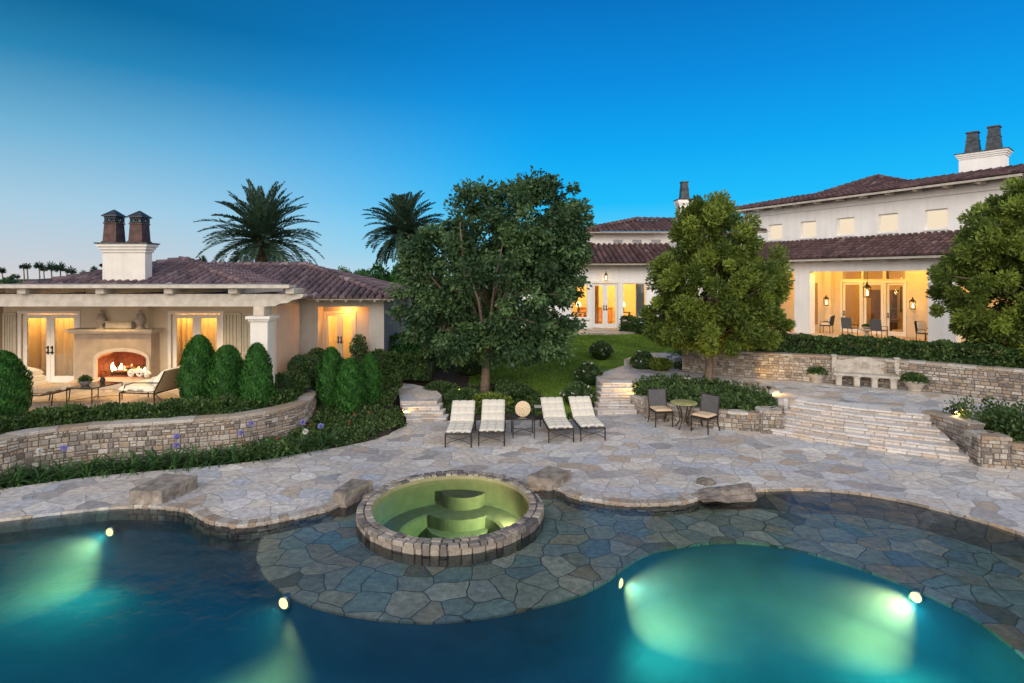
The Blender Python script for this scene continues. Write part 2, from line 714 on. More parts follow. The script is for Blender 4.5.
def stone_block(mb, a, b, z0, z1, na, nb, off, ch):
    """one dressed stone on a wall face between plan points a and b"""
    def q(p, n, o, z):
        return (p[0] + n[0] * o, p[1] + n[1] * o, z)
    d = (b - a)
    ln = max(np.linalg.norm(d), 1e-6)
    t = d / ln
    c = min(ch, ln * .3, (z1 - z0) * .3)
    j = lambda k=.3: random.uniform(-k, k) * c
    back = [q(a, na, -.02, z0), q(b, nb, -.02, z0), q(b, nb, -.02, z1), q(a, na, -.02, z1)]
    mid = [q(a, na, off - c, z0), q(b, nb, off - c, z0), q(b, nb, off - c, z1), q(a, na, off - c, z1)]
    a2, b2 = a + t * c, b - t * c
    fr = [q(a2, na, off + j(), z0 + c + j()), q(b2, nb, off + j(), z0 + c + j()), q(b2, nb, off + j(), z1 - c + j()), q(a2, na, off + j(), z1 - c + j())]
    fs = [(8, 9, 10, 11)]
    for i in range(4):
        k = (i + 1) % 4
        fs += [(i, k, 4 + k, 4 + i), (4 + i, 4 + k, 8 + k, 8 + i)]
    mb.add(back + mid + fr, fs)


def stone_wall(pts, z0, z1, thick=.35, name='stone_wall', mat=None, parent=None, both=False, cap=.06, course=(.065, .135), length=(.07, .23), caplen=(.28, .55), origin=None, build_it=True, mb=None, capover=.04, ends=True):
    """dry-laid wall along a plan path; its right-hand side is the dressed face. z1 may be a function of arc length."""
    P = Path(pts)
    mb = mb or MB()
    zt = z1 if callable(z1) else (lambda u: z1)
    zb = z0 if callable(z0) else (lambda u: z0)
    # core
    us = np.linspace(0, P.L, max(2, int(P.L / .25) + 1))
    vs, fs = [], []
    for u in us:
        p, n = P.at(u), P.nrm(u)
        for o, z in ((0, zb(u)), (0, zt(u) - .012), (-thick, zt(u) - .012), (-thick, zb(u))):
            vs.append((*(p + n * o), z))
    for i in range(len(us) - 1):
        for k in range(3):
            fs.append((i * 4 + k, i * 4 + k + 1, i * 4 + k + 5, i * 4 + k + 4)[::-1])
    fs += [(0, 1, 2, 3), tuple((len(us) - 1) * 4 + k for k in (3, 2, 1, 0))]
    mb.add(vs, fs, .05)
    for side in ((1, -1) if both else (1,)):
        zmin, zmax = min(zb(u) for u in us), max(zt(u) for u in us) - cap
        z = zmin
        while z < zmax - .02:
            h = random.uniform(*course)
            if zmax - z - h < course[0] * .7:
                h = zmax - z
            u = -random.uniform(0, length[0])
            while u < P.L:
                l = random.uniform(*length)
                u0, u1 = max(u, 0), min(u + l, P.L)
                u += l
                if u1 - u0 < .03:
                    continue
                um = (u0 + u1) / 2
                t0, t1 = max(z, zb(um)), min(z + h, zt(um) - cap)
                if t1 - t0 < .03:
                    continue
                cuts = [(t0, t1)]
                if t1 - t0 > .12 and random.random() < .38:
                    m = t0 + (t1 - t0) * random.uniform(.4, .6)
                    cuts = [(t0, m), (m, t1)]
                for c0, c1 in cuts:
                    g = .007
                    n0, n1 = P.nrm(u0) * side, P.nrm(u1) * side
                    sh = 0 if side > 0 else thick
                    a, b = P.at(u0 + g) + n0 * sh, P.at(u1 - g) + n1 * sh
                    if side < 0:
                        a, b, n0, n1 = b, a, n1, n0
                    stone_block(mb, a, b, c0 + g, c1 - g, n0, n1, random.uniform(.012, .04), .014)
            z += h
    if cap:
        u = 0
        while u < P.L - .02:
            l = random.uniform(*caplen)
            if P.L - u - l < caplen[0] * .7:
                l = P.L - u
            u0, u1 = u + .004, min(u + l, P.L) - .004
            k = max(2, int((u1 - u0) / .18) + 1)
            uu = np.linspace(u0, u1, k)
            o0, o1 = capover + random.uniform(-.012, .012), -thick - .03
            vs, fs = [], []
            dz = random.uniform(-.006, .006)
            for q in uu:
                p, n = P.at(q), P.nrm(q)
                z = zt(q) + dz
                for o, zz in ((o0, z - cap), (o0, z - .012), (o0 - .015, z), (o1, z), (o1, z - cap)):
                    vs.append((*(p + n * o), zz))
            for i in range(k - 1):
                for e in range(5):
                    e2 = (e + 1) % 5
                    fs.append((i * 5 + e, i * 5 + e2, (i + 1) * 5 + e2, (i + 1) * 5 + e)[::-1])
            fs += [(0, 1, 2, 3, 4), tuple((k - 1) * 5 + e for e in (4, 3, 2, 1, 0))]
            mb.add(vs, fs, random.uniform(.45, 1))
            u += l
    if not build_it:
        return mb
    return build(mb, name, mat or STONE, parent, origin=origin)


def tile_roof(mb, poly, s=.27, course=.42, rise=1.2):
    """barrel tiles on a planar polygon whose first edge is the eave"""
    P = [Vector(p) for p in poly]
    a, b = P[0], P[1]
    u = (b - a).normalized()
    nrm = (b - a).cross(P[2] - a).normalized()
    if nrm.z < 0:
        nrm = -nrm
    v = nrm.cross(u)
    if v.z < 0:
        v = -v
    q = [((p - a).dot(u), (p - a).dot(v)) for p in P]
    mb.add([p for p in P], [tuple(range(len(P)))], .05)
    us = [x for x, _ in q]
    x = min(us) + s / 2
    while x < max(us):
        ys = []
        for i in range(len(q)):
            (x0, y0), (x1, y1) = q[i], q[(i + 1) % len(q)]
            if (x0 - x) * (x1 - x) < 0:
                ys.append(y0 + (y1 - y0) * (x - x0) / (x1 - x0))
        if len(ys) >= 2:
            y0, y1 = min(ys), max(ys)
            y = y0 - .06
            base = random.random() * .3 - .04
            while y < y1 - .05:
                ye = min(y + course * 1.12, y1 + .02)
                r0, r1 = s * .40, s * .34
                dx = random.uniform(-.012, .012)
                lift0, lift1 = .020 + random.uniform(0, .010), .004
                vs, n = [], 5
                for (yy, r, lf) in ((y, r0, lift0), (ye, r1, lift1)):
                    for k in range(n + 1):
                        g = math.pi * k / n
                        vs.append(a + u * (x + dx - r * math.cos(g)) + v * yy + nrm * (lf + r * math.sin(g) * rise))
                fs = [(k, k + 1, n + 2 + k, n + 1 + k) for k in range(n)] + [tuple(range(n + 1))[::-1]]
                mb.add(vs, fs, min(1, max(0, base + random.gauss(.38, .15))))
                y += course
        x += s


def ridge_caps(mb, p0, p1, r=.15, course=.4):
    p0, p1 = Vector(p0), Vector(p1)
    d = p1 - p0
    L = d.length
    t = d / L
    side = t.cross(Vector((0, 0, 1))).normalized()
    up = side.cross(t)
    y = 0
    while y < L - .05:
        ye = min(y + course * 1.15, L + .03)
        vs, n = [], 6
        for yy, rr, lf in ((y, r, .06), (ye, r * .8, .03)):
            for k in range(n + 1):
                g = math.pi * k / n
                vs.append(p0 + t * yy - side * rr * math.cos(g) + up * (lf + rr * math.sin(g)))
        fs = [(k, k + 1, n + 2 + k, n + 1 + k) for k in range(n)] + [tuple(range(n + 1))[::-1]]
        mb.add(vs, fs, min(1, max(0, random.gauss(.5, .2))))
        y += course

# ================================================================== THE SETTING
U = .72          # level of both upper terraces
PL = 1.05        # level of the big house


def smooth(t):
    t = min(1, max(0, t))
    return t * t * (3 - 2 * t)


def offset(poly, d):
    """move a closed polygon outwards (d > 0)"""
    n = len(poly)
    ar = sum(poly[i][0] * poly[(i + 1) % n][1] - poly[(i + 1) % n][0] * poly[i][1] for i in range(n))
    sg = 1 if ar > 0 else -1
    out = []
    for i in range(n):
        a, b = np.array(poly[i - 1]), np.array(poly[(i + 1) % n])
        t = b - a
        t = t / max(np.linalg.norm(t), 1e-9)
        out.append((poly[i][0] + sg * t[1] * d, poly[i][1] - sg * t[0] * d))
    return out


def struct(mb, name, mat, **k):
    return tag(build(mb, name, mat, **k), kind='structure')


SPX, SPY, SPR = -1.10, 10.23, 1.66
ang = lambda g, r=1.5: (SPX + r * math.cos(R(g)), SPY + r * math.sin(R(g)))
DE1 = [GP(*p) for p in [(-120, 530), (-60, 524), (0, 519), (60, 512), (128, 506), (185, 509), (205, 519), (235, 525), (262, 523)]]
DE2 = [GP(*p) for p in [(262, 523), (300, 515), (332, 507), (350, 499)]] + [ang(g) for g in (150, 120, 90, 60, 36)] + \
      [GP(*p) for p in [(553, 487), (575, 496), (610, 502), (650, 504), (688, 501), (705, 496), (735, 492), (760, 489)]]
DE3 = [GP(*p) for p in [(760, 489), (800, 488), (850, 491), (900, 499), (950, 511), (990, 522), (1024, 533), (1080, 552), (1150, 580)]]
DE1, DE2, DE3 = cr(DE1, 5), cr(DE2, 5), cr(DE3, 5)
SZ = -.22
SE = cr([DE1[-1]] + [GP(*p, SZ) for p in [(258, 548), (257, 560), (266, 577), (288, 595), (320, 608), (370, 618), (425, 622), (480, 618), (530, 608), (575, 596), (605, 582),
        (625, 567), (650, 553), (690, 545), (735, 542), (785, 547), (835, 560), (885, 577), (930, 596), (975, 619), (1010, 645), (1040, 670), (1080, 700)]], 4)
XR = [(10.2, 5.5), (10.4, 2), (8.5, -2.5), (3, -5)]
XL = [(-4, -5), (-10, -3), (-13, 2), (-12.3, 7)]
XS = [(7.2, 4), (7, .5), (5, -3)]
POOL = DE1 + DE2[1:] + DE3[1:] + XR + XL
DEEP = DE1 + SE[1:] + XS + [XR[-1]] + XL
SHELF = SE + XS + XR[::-1] + DE3[::-1] + DE2[-2:0:-1]
WZ, FZ = -.05, -1.28
circ = lambda r, n=48: [(SPX + r * math.cos(2 * math.pi * i / n), SPY + r * math.sin(2 * math.pi * i / n)) for i in range(n)]

# far land, one sheet to the horizon
mb = MB()
mb.add([(-3000, -200, -2.7), (3000, -200, -2.7), (3000, 4000, -2.7), (-3000, 4000, -2.7)], [(0, 1, 2, 3)])
struct(mb, 'ground', FARLAND)
# garden platform (soil) with the pool cut out
mb = MB().prism([(-45, -14), (45, -14), (45, 62), (-45, 62)], -2.6, -.06, bottom=False, holes=[offset(POOL, .25)])
struct(mb, 'garden_ground', SOIL)

# stone deck
BED_EDGE = [GP(*p) for p in [(-110, 500), (-50, 494), (0, 489), (50, 482), (92, 476.7), (140, 472), (200, 467), (256, 461), (310, 452), (350, 445), (380, 437.5), (404, 426)]]
BED_EDGE = cr(BED_EDGE, 5)
deck_out = [(-22, BED_EDGE[0][1] - 1.5)] + BED_EDGE + [(-3.1, 16.6), (-1.9, 16.5), (0, 16.55), (1.6, 16.6), (2.55, 16.9), (2.6, 17.5), (3.9, 17.6), (6.9, 16.2), (8.6, 16.2),
                                                (10.7, 14.4), (11.5, 12.2), (14, 11.2), (20, 9), (20, -12), (-22, -12)]
struct(MB().prism(deck_out, -.45, 0, bottom=False, holes=[POOL]), 'deck_paving', DECK)

# pool shell
mb = MB()
n = len(DEEP)
rings = [(0, SZ - .03), (0, -1.0), (-.05, -1.12), (-.14, -1.21), (-.26, -1.26), (-.40, FZ)]
for k, (d, z) in enumerate(rings):
    mb.v += [(*p, z) for p in offset(DEEP, d)]
    mb.c += [.5] * n
for k in range(len(rings) - 1):
    mb.f += [(k * n + i, k * n + (i + 1) % n, (k + 1) * n + (i + 1) % n, (k + 1) * n + i) for i in range(n)]
mb.sheet(offset(DEEP, -.40), FZ)
struct(mb, 'pool_basin', POOLP, smooth='auto')
struct(MB().prism(SHELF, SZ - .04, SZ, holes=[circ(1.52)]), 'pool_shelf', SHELFST)
struct(MB().prism(offset(POOL, .07), -1.6, WZ, holes=[circ(1.53)]), 'pool_water', WATER)

# coping stones where the deck drops to the water
cop = DE1[20:] + DE2[1:-6]
pa = [p for p in cop]
tag(stone_wall(pa, -.26, .014, .15, 'pool_coping', STONE, course=(.10, .14), length=(.08, .2), cap=.05, capover=.02, caplen=(.09, .2)),
    'row of small cut stones edging the flagstone deck at the waterline', 'coping')

# wet stones sloping from the deck edge down to the shelf on the right
mb = MB()
pd = Path(DE2[-9:] + DE3[1:])
rows = [(0.0, -.004), (.03, -.05), (.10, -.10), (.35, -.165), (.7, SZ + .004)]
us = np.linspace(0, pd.L, 90)
vs = []
for u in us:
    k = smooth(u / 1.6)
    for d, z in rows:
        vs.append((*(pd.at(u) + pd.nrm(u) * d * (.05 + .95 * k)), z))
mb.add(vs, [(i * 5 + e, i * 5 + e + 1, i * 5 + e + 6, i * 5 + e + 5)[::-1] for i in range(89) for e in range(4)], .5)
struct(mb, 'pool_beach', WETST)

# ------------------------------------------------------------------ spa
spa = thing('spa', 'round raised spa ringed with small stone blocks at the pool edge', 'spa', (SPX, SPY, SZ))
mb = stone_wall(circ(SPR - .01, 64)[:] + circ(SPR - .01, 64)[:1], SZ - .02, .055, .22, build_it=False, cap=0, course=(.15, .2), length=(.10, .22))
for r0, r1 in ((1.42, 1.55), (1.555, 1.685)):
    g = random.random()
    while g < 2 * math.pi + .0:
        d = random.uniform(.10, .20) / r0
        if 2 * math.pi + .02 - g < d * 1.4:
            pass
        a0, a1 = g + .006, g + d - .006
        ch = .014
        vs = []
        zt = .115 + random.uniform(-.012, .012)
        for (rr0, rr1, aa0, aa1, z) in ((r0 + .005, r1 - .005, a0, a1, .04), (r0 + .005, r1 - .005, a0, a1, zt - ch), (r0 + .005 + ch, r1 - .005 - ch, a0 + ch / r0, a1 - ch / r0, zt)):
            for (r_, a_) in ((rr0, aa0), (rr1, aa0), (rr1, aa1), (rr0, aa1)):
                vs.append((SPX + r_ * math.cos(a_), SPY + r_ * math.sin(a_), z))
        fs = [(11, 10, 9, 8)[::-1]]
        for b_ in (0, 4):
            for i in range(4):
                k = (i + 1) % 4
                fs.append((b_ + i, b_ + k, b_ + 4 + k, b_ + 4 + i))
        mb.add(vs, fs)
        g += d
        if g > 6.9:
            break
build(mb, 'rim', SPASTONE, spa)
mb = MB()
nn = 64
prof = [(1.445, .09), (1.42, .085), (1.40, .02), (1.40, -.40), (1.36, -.45), (.98, -.45), (.93, -.49), (.90, -.85), (.82, -.93), (.001, -.93)]
mb.lathe(prof, (SPX, SPY, 0), nn)
build(mb, 'basin', SPAP, spa, smooth='auto')


def halfdisc(cx, cy, r, z0, z1, a0=180, a1=360, sq=1.):
    return MB().prism([(cx + r * math.cos(R(a0 + (a1 - a0) * i / 24)), cy + sq * r * math.sin(R(a0 + (a1 - a0) * i / 24))) for i in range(25)], z0, z1)


build(halfdisc(SPX + .10, SPY + 1.36, .46, -.46, -.20, sq=.85), 'step', SPAP, spa)
build(halfdisc(SPX + .05, SPY + 1.02, .66, -.94, -.452, sq=.75), 'step', SPAP, spa)
build(halfdisc(SPX + .05, SPY + .98, .66, -.94, -.68, sq=1.12), 'step', SPAP, spa)
for dx, dy in ((-.35, -.25), (.28, -.42)):
    build(MB().lathe([(.10, -.928), (.10, -.915), (.085, -.91), (.001, -.905)], (SPX + dx, SPY + dy, 0), 20), 'drain_cover', simple('drain', (.3, .33, .28)), spa)
struct(MB().prism(circ(1.41, 64), -1.0, .025), 'spa_water', SPAWATER)

# ------------------------------------------------------------------ terraces
W1 = cr([GP(*p, .88) for p in [(-110, 450), (-50, 443.5), (0, 438), (31, 431.8), (92, 425), (154, 421.5), (200, 418.5), (237, 415.5), (256, 413), (275, 409.5), (298, 404), (309, 399)]]
        + [(-5.66, 15.95), (-5.75, 16.4), (-6.1, 16.75), (-6.7, 16.9), (-7.4, 16.95)], 5)
tag(stone_wall(W1, -.05, .88, .34, 'stone_wall', cap=.07, origin=(*W1[20], 0)), 'curved stone retaining wall in front of the pavilion terrace with the fireplace', 'wall')
W1i = [tuple(np.array(p) - Path(W1).nrm(u) * .2) for p, u in zip(W1, Path(W1).s)]
struct(MB().prism(W1i + [(-7.4, 17.5), (-7.4, 20.2), (-4.0, 20.2), (-4.0, 29), (-40, 29), (-40, 12)], -.05, U, bottom=False), 'pavilion_terrace', TERR)

W2 = cr([GP(*p, U) for p in [(682, 371.2), (700, 373.2), (760, 378.5), (850, 384.5), (900, 389), (970, 396.5), (1024, 402.5), (1110, 414)]] + [(22, 12.2), (34, 9.5)], 6)
tag(stone_wall(W2, U - .1, 1.62, .34, 'stone_wall', cap=.07, origin=(*W2[10], U)), 'long stone retaining wall behind the carved bench, below the house hedge', 'wall')
W2i = [tuple(np.array(p) - Path(W2).nrm(u) * .2) for p, u in zip(W2, Path(W2).s)]
struct(MB().prism([(7.1, 21.4)] + W2i[1:] + [(45, 9), (45, 60), (-3, 60), (-3, 28.9), (3.2, 28.9), (6.9, 28.6), (7.1, 26)], -.05, PL, bottom=False), 'house_terrace', SOIL)

# upper patio and the landing of the narrow stairs
ISL = [(3.75, 17.7), (4.05, 17.05), (4.5, 16.5), (5.2, 15.85), (6.0, 15.5), (6.8, 15.3), (7.35, 15.55), (7.85, 16.2), (8.1, 17.2), (7.9, 18.4), (7.0, 19.6), (5.8, 20.15), (4.7, 19.9), (3.95, 18.9)]
patio = [(2.95, 18.62), (3.9, 18.62), (5, 19.5), (6, 19.6), (7, 19), (7.5, 18), (7.6, 17), (7.7, 16.2), (8.2, 15.95)] + [(10.48, 14.35), (11.3, 13.8), (12.5, 13.2), (16, 12), (18.4, 11.2), (22, 10.3), (34, 7.5)]
patio += [tuple(np.array(p) - Path(W2).nrm(u) * .1) for p, u in list(zip(W2, Path(W2).s))[::-1]] + [(6.2, 21.6), (5.6, 22.6), (4.4, 22.2), (3.4, 20.8), (2.95, 19.7)]
struct(MB().prism(patio, -.05, U, bottom=False), 'patio_paving', DECK)


def stairs(bot, top, zs, label, run, cat='stairs', bow=0.):
    root = thing('stone_stairs', label, cat, (*bot[0], 0))
    nst = len(zs) - 1
    for i in range(nst):
        t = i / max(1, nst - 1)
        a = np.array(bot[0]) * (1 - t) + np.array(top[0]) * t
        b = np.array(bot[1]) * (1 - t) + np.array(top[1]) * t
        d = b - a
        nrm_ = np.array([d[1], -d[0]]) / np.linalg.norm(d)
        pts = [tuple(a + d * k / 10 + nrm_ * bow * math.sin(math.pi * k / 10)) for k in range(11)]
        mb = stone_wall(pts, zs[i] - .015, zs[i + 1] + .004, run, cap=.045, course=(.2, .3), length=(.2, .5), build_it=False, capover=.05)
        build(mb, 'step', TREAD, root)
    return root


zz = [U * i / 6 for i in range(7)]
stairs(((6.95, 15.2), (10.45, 12.8)), ((8.1, 16.02), (10.5, 14.32)), zz, 'wide flight of pale stone steps rising to the patio with the carved bench', .55, bow=.18)
stairs(((2.62, 17.2), (3.85, 17.25)), ((2.98, 18.55), (4.0, 18.6)), zz, 'narrow flight of stone steps between white roses and the island planter', .4, bow=-.05)
stairs(((-3.08, 16.3), (-1.92, 16.4)), ((-3.42, 17.15), (-2.3, 17.2)), [.105 * i for i in range(5)], 'low winding stone steps left of the loungers, lit by a garden spot', .45, bow=-.05)
struct(MB().prism([(-3.42, 17.17), (-2.3, 17.2), (-2.25, 18), (-2.6, 19), (-3.5, 19.9), (-5.2, 20.9), (-5.6, 20.2), (-4.4, 19.3), (-3.7, 18.3)], -.05, .424, bottom=False), 'garden_path', DECK)


# lawn and planting slopes
BEX, BEY = [p[0] for p in BED_EDGE], [p[1] for p in BED_EDGE]
def gh(x, y):
    lawn = .04 + 1.40 * smooth((y - 16.8) / 11.6)
    bed = .03 + .62 * smooth((y - 14.2) / 4.2)
    t = smooth((x + 3.4) / 1.4)
    h = bed * (1 - t) + lawn * t
    if y < 16.62 and x > -3.3 or x <= -3.0 and y < np.interp(x, BEX, BEY) + .03:
        h = -.08
    # stays below the garden steps and path
    if -4.9 < x < -1.7 and 16 < y < 20.4 and abs(x - (-2.7 - .42 * max(0, y - 18))) < .95:
        h = min(h, .05 * (y - 16))
    if x > 2.5 and y < 19.2:
        h = min(h, -.08)
    if x > 2.9 and y < 23:
        h = min(h, .6)
    return h


def heightfield(x0, x1, y0, y1, st, keep):
    nx, ny = int((x1 - x0) / st) + 1, int((y1 - y0) / st) + 1
    vs = [(x0 + i * st, y0 + j * st, gh(x0 + i * st, y0 + j * st)) for j in range(ny) for i in range(nx)]
    fs = [(j * nx + i, j * nx + i + 1, (j + 1) * nx + i + 1, (j + 1) * nx + i) for j in range(ny - 1) for i in range(nx - 1)
          if keep(x0 + (i + .5) * st, y0 + (j + .5) * st)]
    return MB().add(vs, fs, .5)


def in_lawn(x, y):
    return (x > -1.6 + .12 * (y - 16) * 0 and y > 16.6 and not (x < 1.0 and y < 17.2) and not ((x + .9) ** 2 / 4 + (y - 18.6) ** 2 / 3 < 1)) and y < 27.6 - .2 * max(0, 3 - x)


struct(heightfield(-8, 8, 13.4, 30, .2, lambda x, y: not in_lawn(x, y)), 'garden_bed', SOIL, smooth=True)
struct(heightfield(-8, 8, 13.4, 30, .2, in_lawn), 'lawn', LAWN, smooth=True)
# path in front of the garden doors of the house
struct(MB().prism([(1.6, 28.1), (3, 27.4), (5, 27.3), (6.6, 27.9), (7.4, 28.8), (7.4, 30.2), (2.2, 30.2), (1.2, 29)], 1.0, 1.50), 'garden_path', TERR)
struct(MB().prism([(4.4, 22.0), (5.6, 22.5), (6.6, 21.9), (7.3, 23), (6.6, 24.6), (5.4, 23.6)], .4, 1.0), 'garden_path', DECK)

# grass blades
pts = []
while len(pts) < 42000:
    x, y = random.uniform(-1.6, 7.2), random.uniform(16.6, 28.2)
    if in_lawn(x, y) and not (x > 2.6 and y < 19.4) and not (x > 3.0 and y < 22.4):
        pts.append((x, y, gh(x, y) + .02))
C = np.array(pts)
T = np.tile([0, 0, 1.], (len(C), 1)) + rng.normal(size=C.shape) * .45
mow = .5 + .16 * np.sin(C[:, 0] * 1.7 + C[:, 1] * .6) + np.array([.55 * mnoise.noise(Vector((p[0] * .8, p[1] * .8, 0))) + .3 * mnoise.noise(Vector((p[0] * 2.5, p[1] * 2.5, 3))) for p in C]) + rng.normal(size=len(C)) * .22
tag(quads('lawn_grass', leafquads(C, T, rng.uniform(.05, .10, len(C)), .022), L_GRASS, np.clip(mow, 0, 1)), kind='stuff')

# ------------------------------------------------------------------ island planter and right planter
isl_front = cr(ISL[:7], 5)
tag(stone_wall(cr(ISL[:8], 5), -.02, lambda u: .52, .3, 'planter_wall', cap=.07, origin=(5.2, 15.9, 0)), 'low curved stone planter wall behind the bistro table', 'planter wall')
tag(stone_wall(cr(ISL[7:10], 5), .1, lambda u: .55 + .3 * smooth(u / 1.2), .3, 'planter_wall', cap=.07, both=True, capover=.03, origin=(8, 17, .6)), 'stone planter edge curling up beside the top of the wide steps', 'planter wall')
for (cx, cy), lb in (((4.28, 16.72), 'low square stone pier beside the narrow garden steps'), ((7.05, 15.38), 'low square stone pier at the foot of the wide steps')):
    pr = [(cx - .28, cy - .24), (cx + .28, cy - .28), (cx + .3, cy + .24), (cx - .26, cy + .28), (cx - .28, cy - .24)]
    tag(stone_wall(pr, -.02, .62, .2, 'stone_pier', cap=.08, origin=(cx, cy, 0), capover=.04), lb, 'stone pier')
    # filled top
isl_in = [tuple(np.array(p) * .95 + np.array((5.95, 17.7)) * .05) for p in ISL]
mb = MB().prism(isl_in, -.02, .42)
struct(mb, 'planter_soil', SOIL)

W3 = cr([(10.62, 14.45), (10.75, 13.7), (10.72, 13.1)], 6)
tag(stone_wall([(p[0], p[1]) for p in W3[::-1]][::-1], -.02, .80, .3, 'planter_wall', cap=.07, both=True, origin=(10.7, 13.7, 0)), 'stone planter wall running up the right side of the wide steps', 'planter wall')
pr = [(10.42, 12.45), (10.95, 12.3), (11.05, 12.85), (10.52, 13.0), (10.42, 12.45)]
tag(stone_wall(pr, -.02, .70, .2, 'stone_pier', cap=.08, origin=(10.7, 12.6, 0)), 'square stone pier at the right foot of the wide steps', 'stone pier')
W4 = cr([(10.98, 12.45), (12, 11.6), (13.2, 11.1), (15, 10.5), (18, 9.6)], 6)
tag(stone_wall(W4, -.02, .56, .3, 'planter_wall', cap=.07, origin=(12, 11.6, 0)), 'stone wall of the right planter along the deck edge', 'planter wall')
PLANT3 = [(10.95, 14.2), (11.0, 13.0), (11.2, 12.55), (12.1, 11.85), (13.3, 11.35), (15.1, 10.8), (18, 9.9), (19, 11.5), (16, 12.3), (13, 13.3), (11.7, 14.0)]
struct(MB().prism(PLANT3, -.02, .50), 'planter_soil', SOIL)

# ------------------------------------------------------------------ rocks at the waterline

def slab(label, pts, z0, z1, tint):
    """rough hewn slab: plan quad"""
    b = bmesh.new()
    P = [Vector((*p, 0)) for p in pts]
    nx, ny, nz = 12, 8, 4
    import itertools
    grid = {}
    for i, j, k in itertools.product(range(nx + 1), range(ny + 1), range(nz + 1)):
        if i in (0, nx) or j in (0, ny) or k in (0, nz):
            s_, t_ = i / nx, j / ny
            p = P[0].lerp(P[1], s_).lerp(P[3].lerp(P[2], s_), t_)
            z = z0 + (z1 - z0) * k / nz
            q_ = Vector((p.x * 3, p.y * 3, z * 6))
            a = .008 if k == nz else .022
            grid[i, j, k] = b.verts.new((p.x + a * mnoise.noise(q_ * 2) + random.gauss(0, a * .3), p.y + a * mnoise.noise(q_ * 2 + Vector((9, 0, 0))) + random.gauss(0, a * .3), z + .02 * mnoise.noise(q_ * .8)))
    for ax, dims in enumerate(((nx, ny, nz),) * 3):
        n_ = (nx, ny, nz)
        o = [q for q in range(3) if q != ax]
        for side in (0, n_[ax]):
            for a_ in range(n_[o[0]]):
                for c_ in range(n_[o[1]]):
                    idx = []
                    for da, dc in ((0, 0), (1, 0), (1, 1), (0, 1)):
                        q = [0, 0, 0]
                        q[ax], q[o[0]], q[o[1]] = side, a_ + da, c_ + dc
                        idx.append(grid[tuple(q)])
                    b.faces.new(idx)
    bmesh.ops.recalc_face_normals(b, faces=b.faces)
    mb = MB().bm(b, None, tint)
    return tag(build(mb, 'rock_slab', ROCK, origin=(*pts[0], 0)), label, 'rock')


a, b_, c_, d_ = GP(129, 509, -.1), GP(162, 510, -.1), GP(198, 489, -.02), GP(163, 487, -.02)
slab('thick rough stone slab jutting over the pool at the left deck edge', [a, b_, c_, d_], -.3, .25, .75)
a, b_, c_, d_ = GP(333, 509, -.1), GP(346, 511, -.1), GP(373, 494, -.05), GP(352, 492, -.05)
slab('rough stone slab on the left side of the round spa', [a, b_, c_, d_], -.3, .22, .5)
a, b_, c_, d_ = GP(527, 486, 0), GP(552, 491, -.05), GP(571, 480, 0), GP(549, 475, 0)
slab('rough stone slab on the right side of the round spa', [a, b_, c_, d_], -.3, .20, .6)
# boulder
b = bmesh.new()
bmesh.ops.create_icosphere(b, subdivisions=4, radius=1)

for v in b.verts:
    f = 1 + .35 * mnoise.noise(v.co * 1.7) + .14 * mnoise.noise(v.co * 5) + .06 * mnoise.noise(v.co * 12)
    v.co = Vector((v.co.x * f * .66, v.co.y * f * .26, v.co.z * f * .17 * (1 + .5 * v.co.x)))
bx, by = GP(728, 495, 0)
tag(build(MB().bm(b, Matrix.Translation((bx, by, .0)) @ Matrix.Rotation(R(8), 4, 'Z'), .35), 'boulder', ROCK, origin=(bx, by, 0)), 'rough brown boulder lying at the shallow shelf edge', 'rock')
b = bmesh.new()
bmesh.ops.create_icosphere(b, subdivisions=3, radius=1)
for v in b.verts:
    f = 1 + .3 * mnoise.noise(v.co * 2 + Vector((5, 0, 0)))
    v.co = Vector((v.co.x * f * .20, v.co.y * f * .14, v.co.z * f * .08))
bx, by = GP(706, 483, 0)
tag(build(MB().bm(b, Matrix.Translation((bx, by, .02)), .2), 'boulder', ROCK, origin=(bx, by, 0)), 'small flat brown stone on the deck behind the boulder', 'rock')

# ------------------------------------------------------------------ underwater lights
LENS = emit('lamp_lens', (1, .74, .28), 2.6)
PL_LIGHT = (1.0, .44, .10)


def pool_light(px, py, z, face, label, e, aim, ang_=120, r=.07):
    x, y = GP(px, py, z)
    f = Vector((*face, 0)).normalized()
    root = thing('pool_light', label, 'pool light', (x, y, z), 0, 'underwater pool lights')
    M = Matrix.Translation((x, y, z)) @ f.to_track_quat('Z', 'Y').to_matrix().to_4x4()
    build(MB().lathe([(r * .1, -.10), (r * 1.25, -.10), (r * 1.25, .0), (r * 1.02, .015), (r, .0)], n=20, M=M), 'bezel', simple('steel', (.5, .5, .5), .3, .9), root)
    build(MB().lathe([(r, .0), (r * .8, .025), (r * .4, .038), (.001, .042)], n=20, M=M), 'lens', LENS, root)
    lamp('pool_lamp', Vector((x, y, z)) + f * .12, e * .21, PL_LIGHT, .07, root, 'AREA', aim, 84)
    lamp('pool_glow', Vector((x, y, z)) + f * .16, e * .95, (.20, 1, .55), .08, root, 'SPOT', (x + f.x * 3, y + f.y * 3, FZ), 172, 1.)  # second wide green lamp, added for the teal glow around the lens
    return root


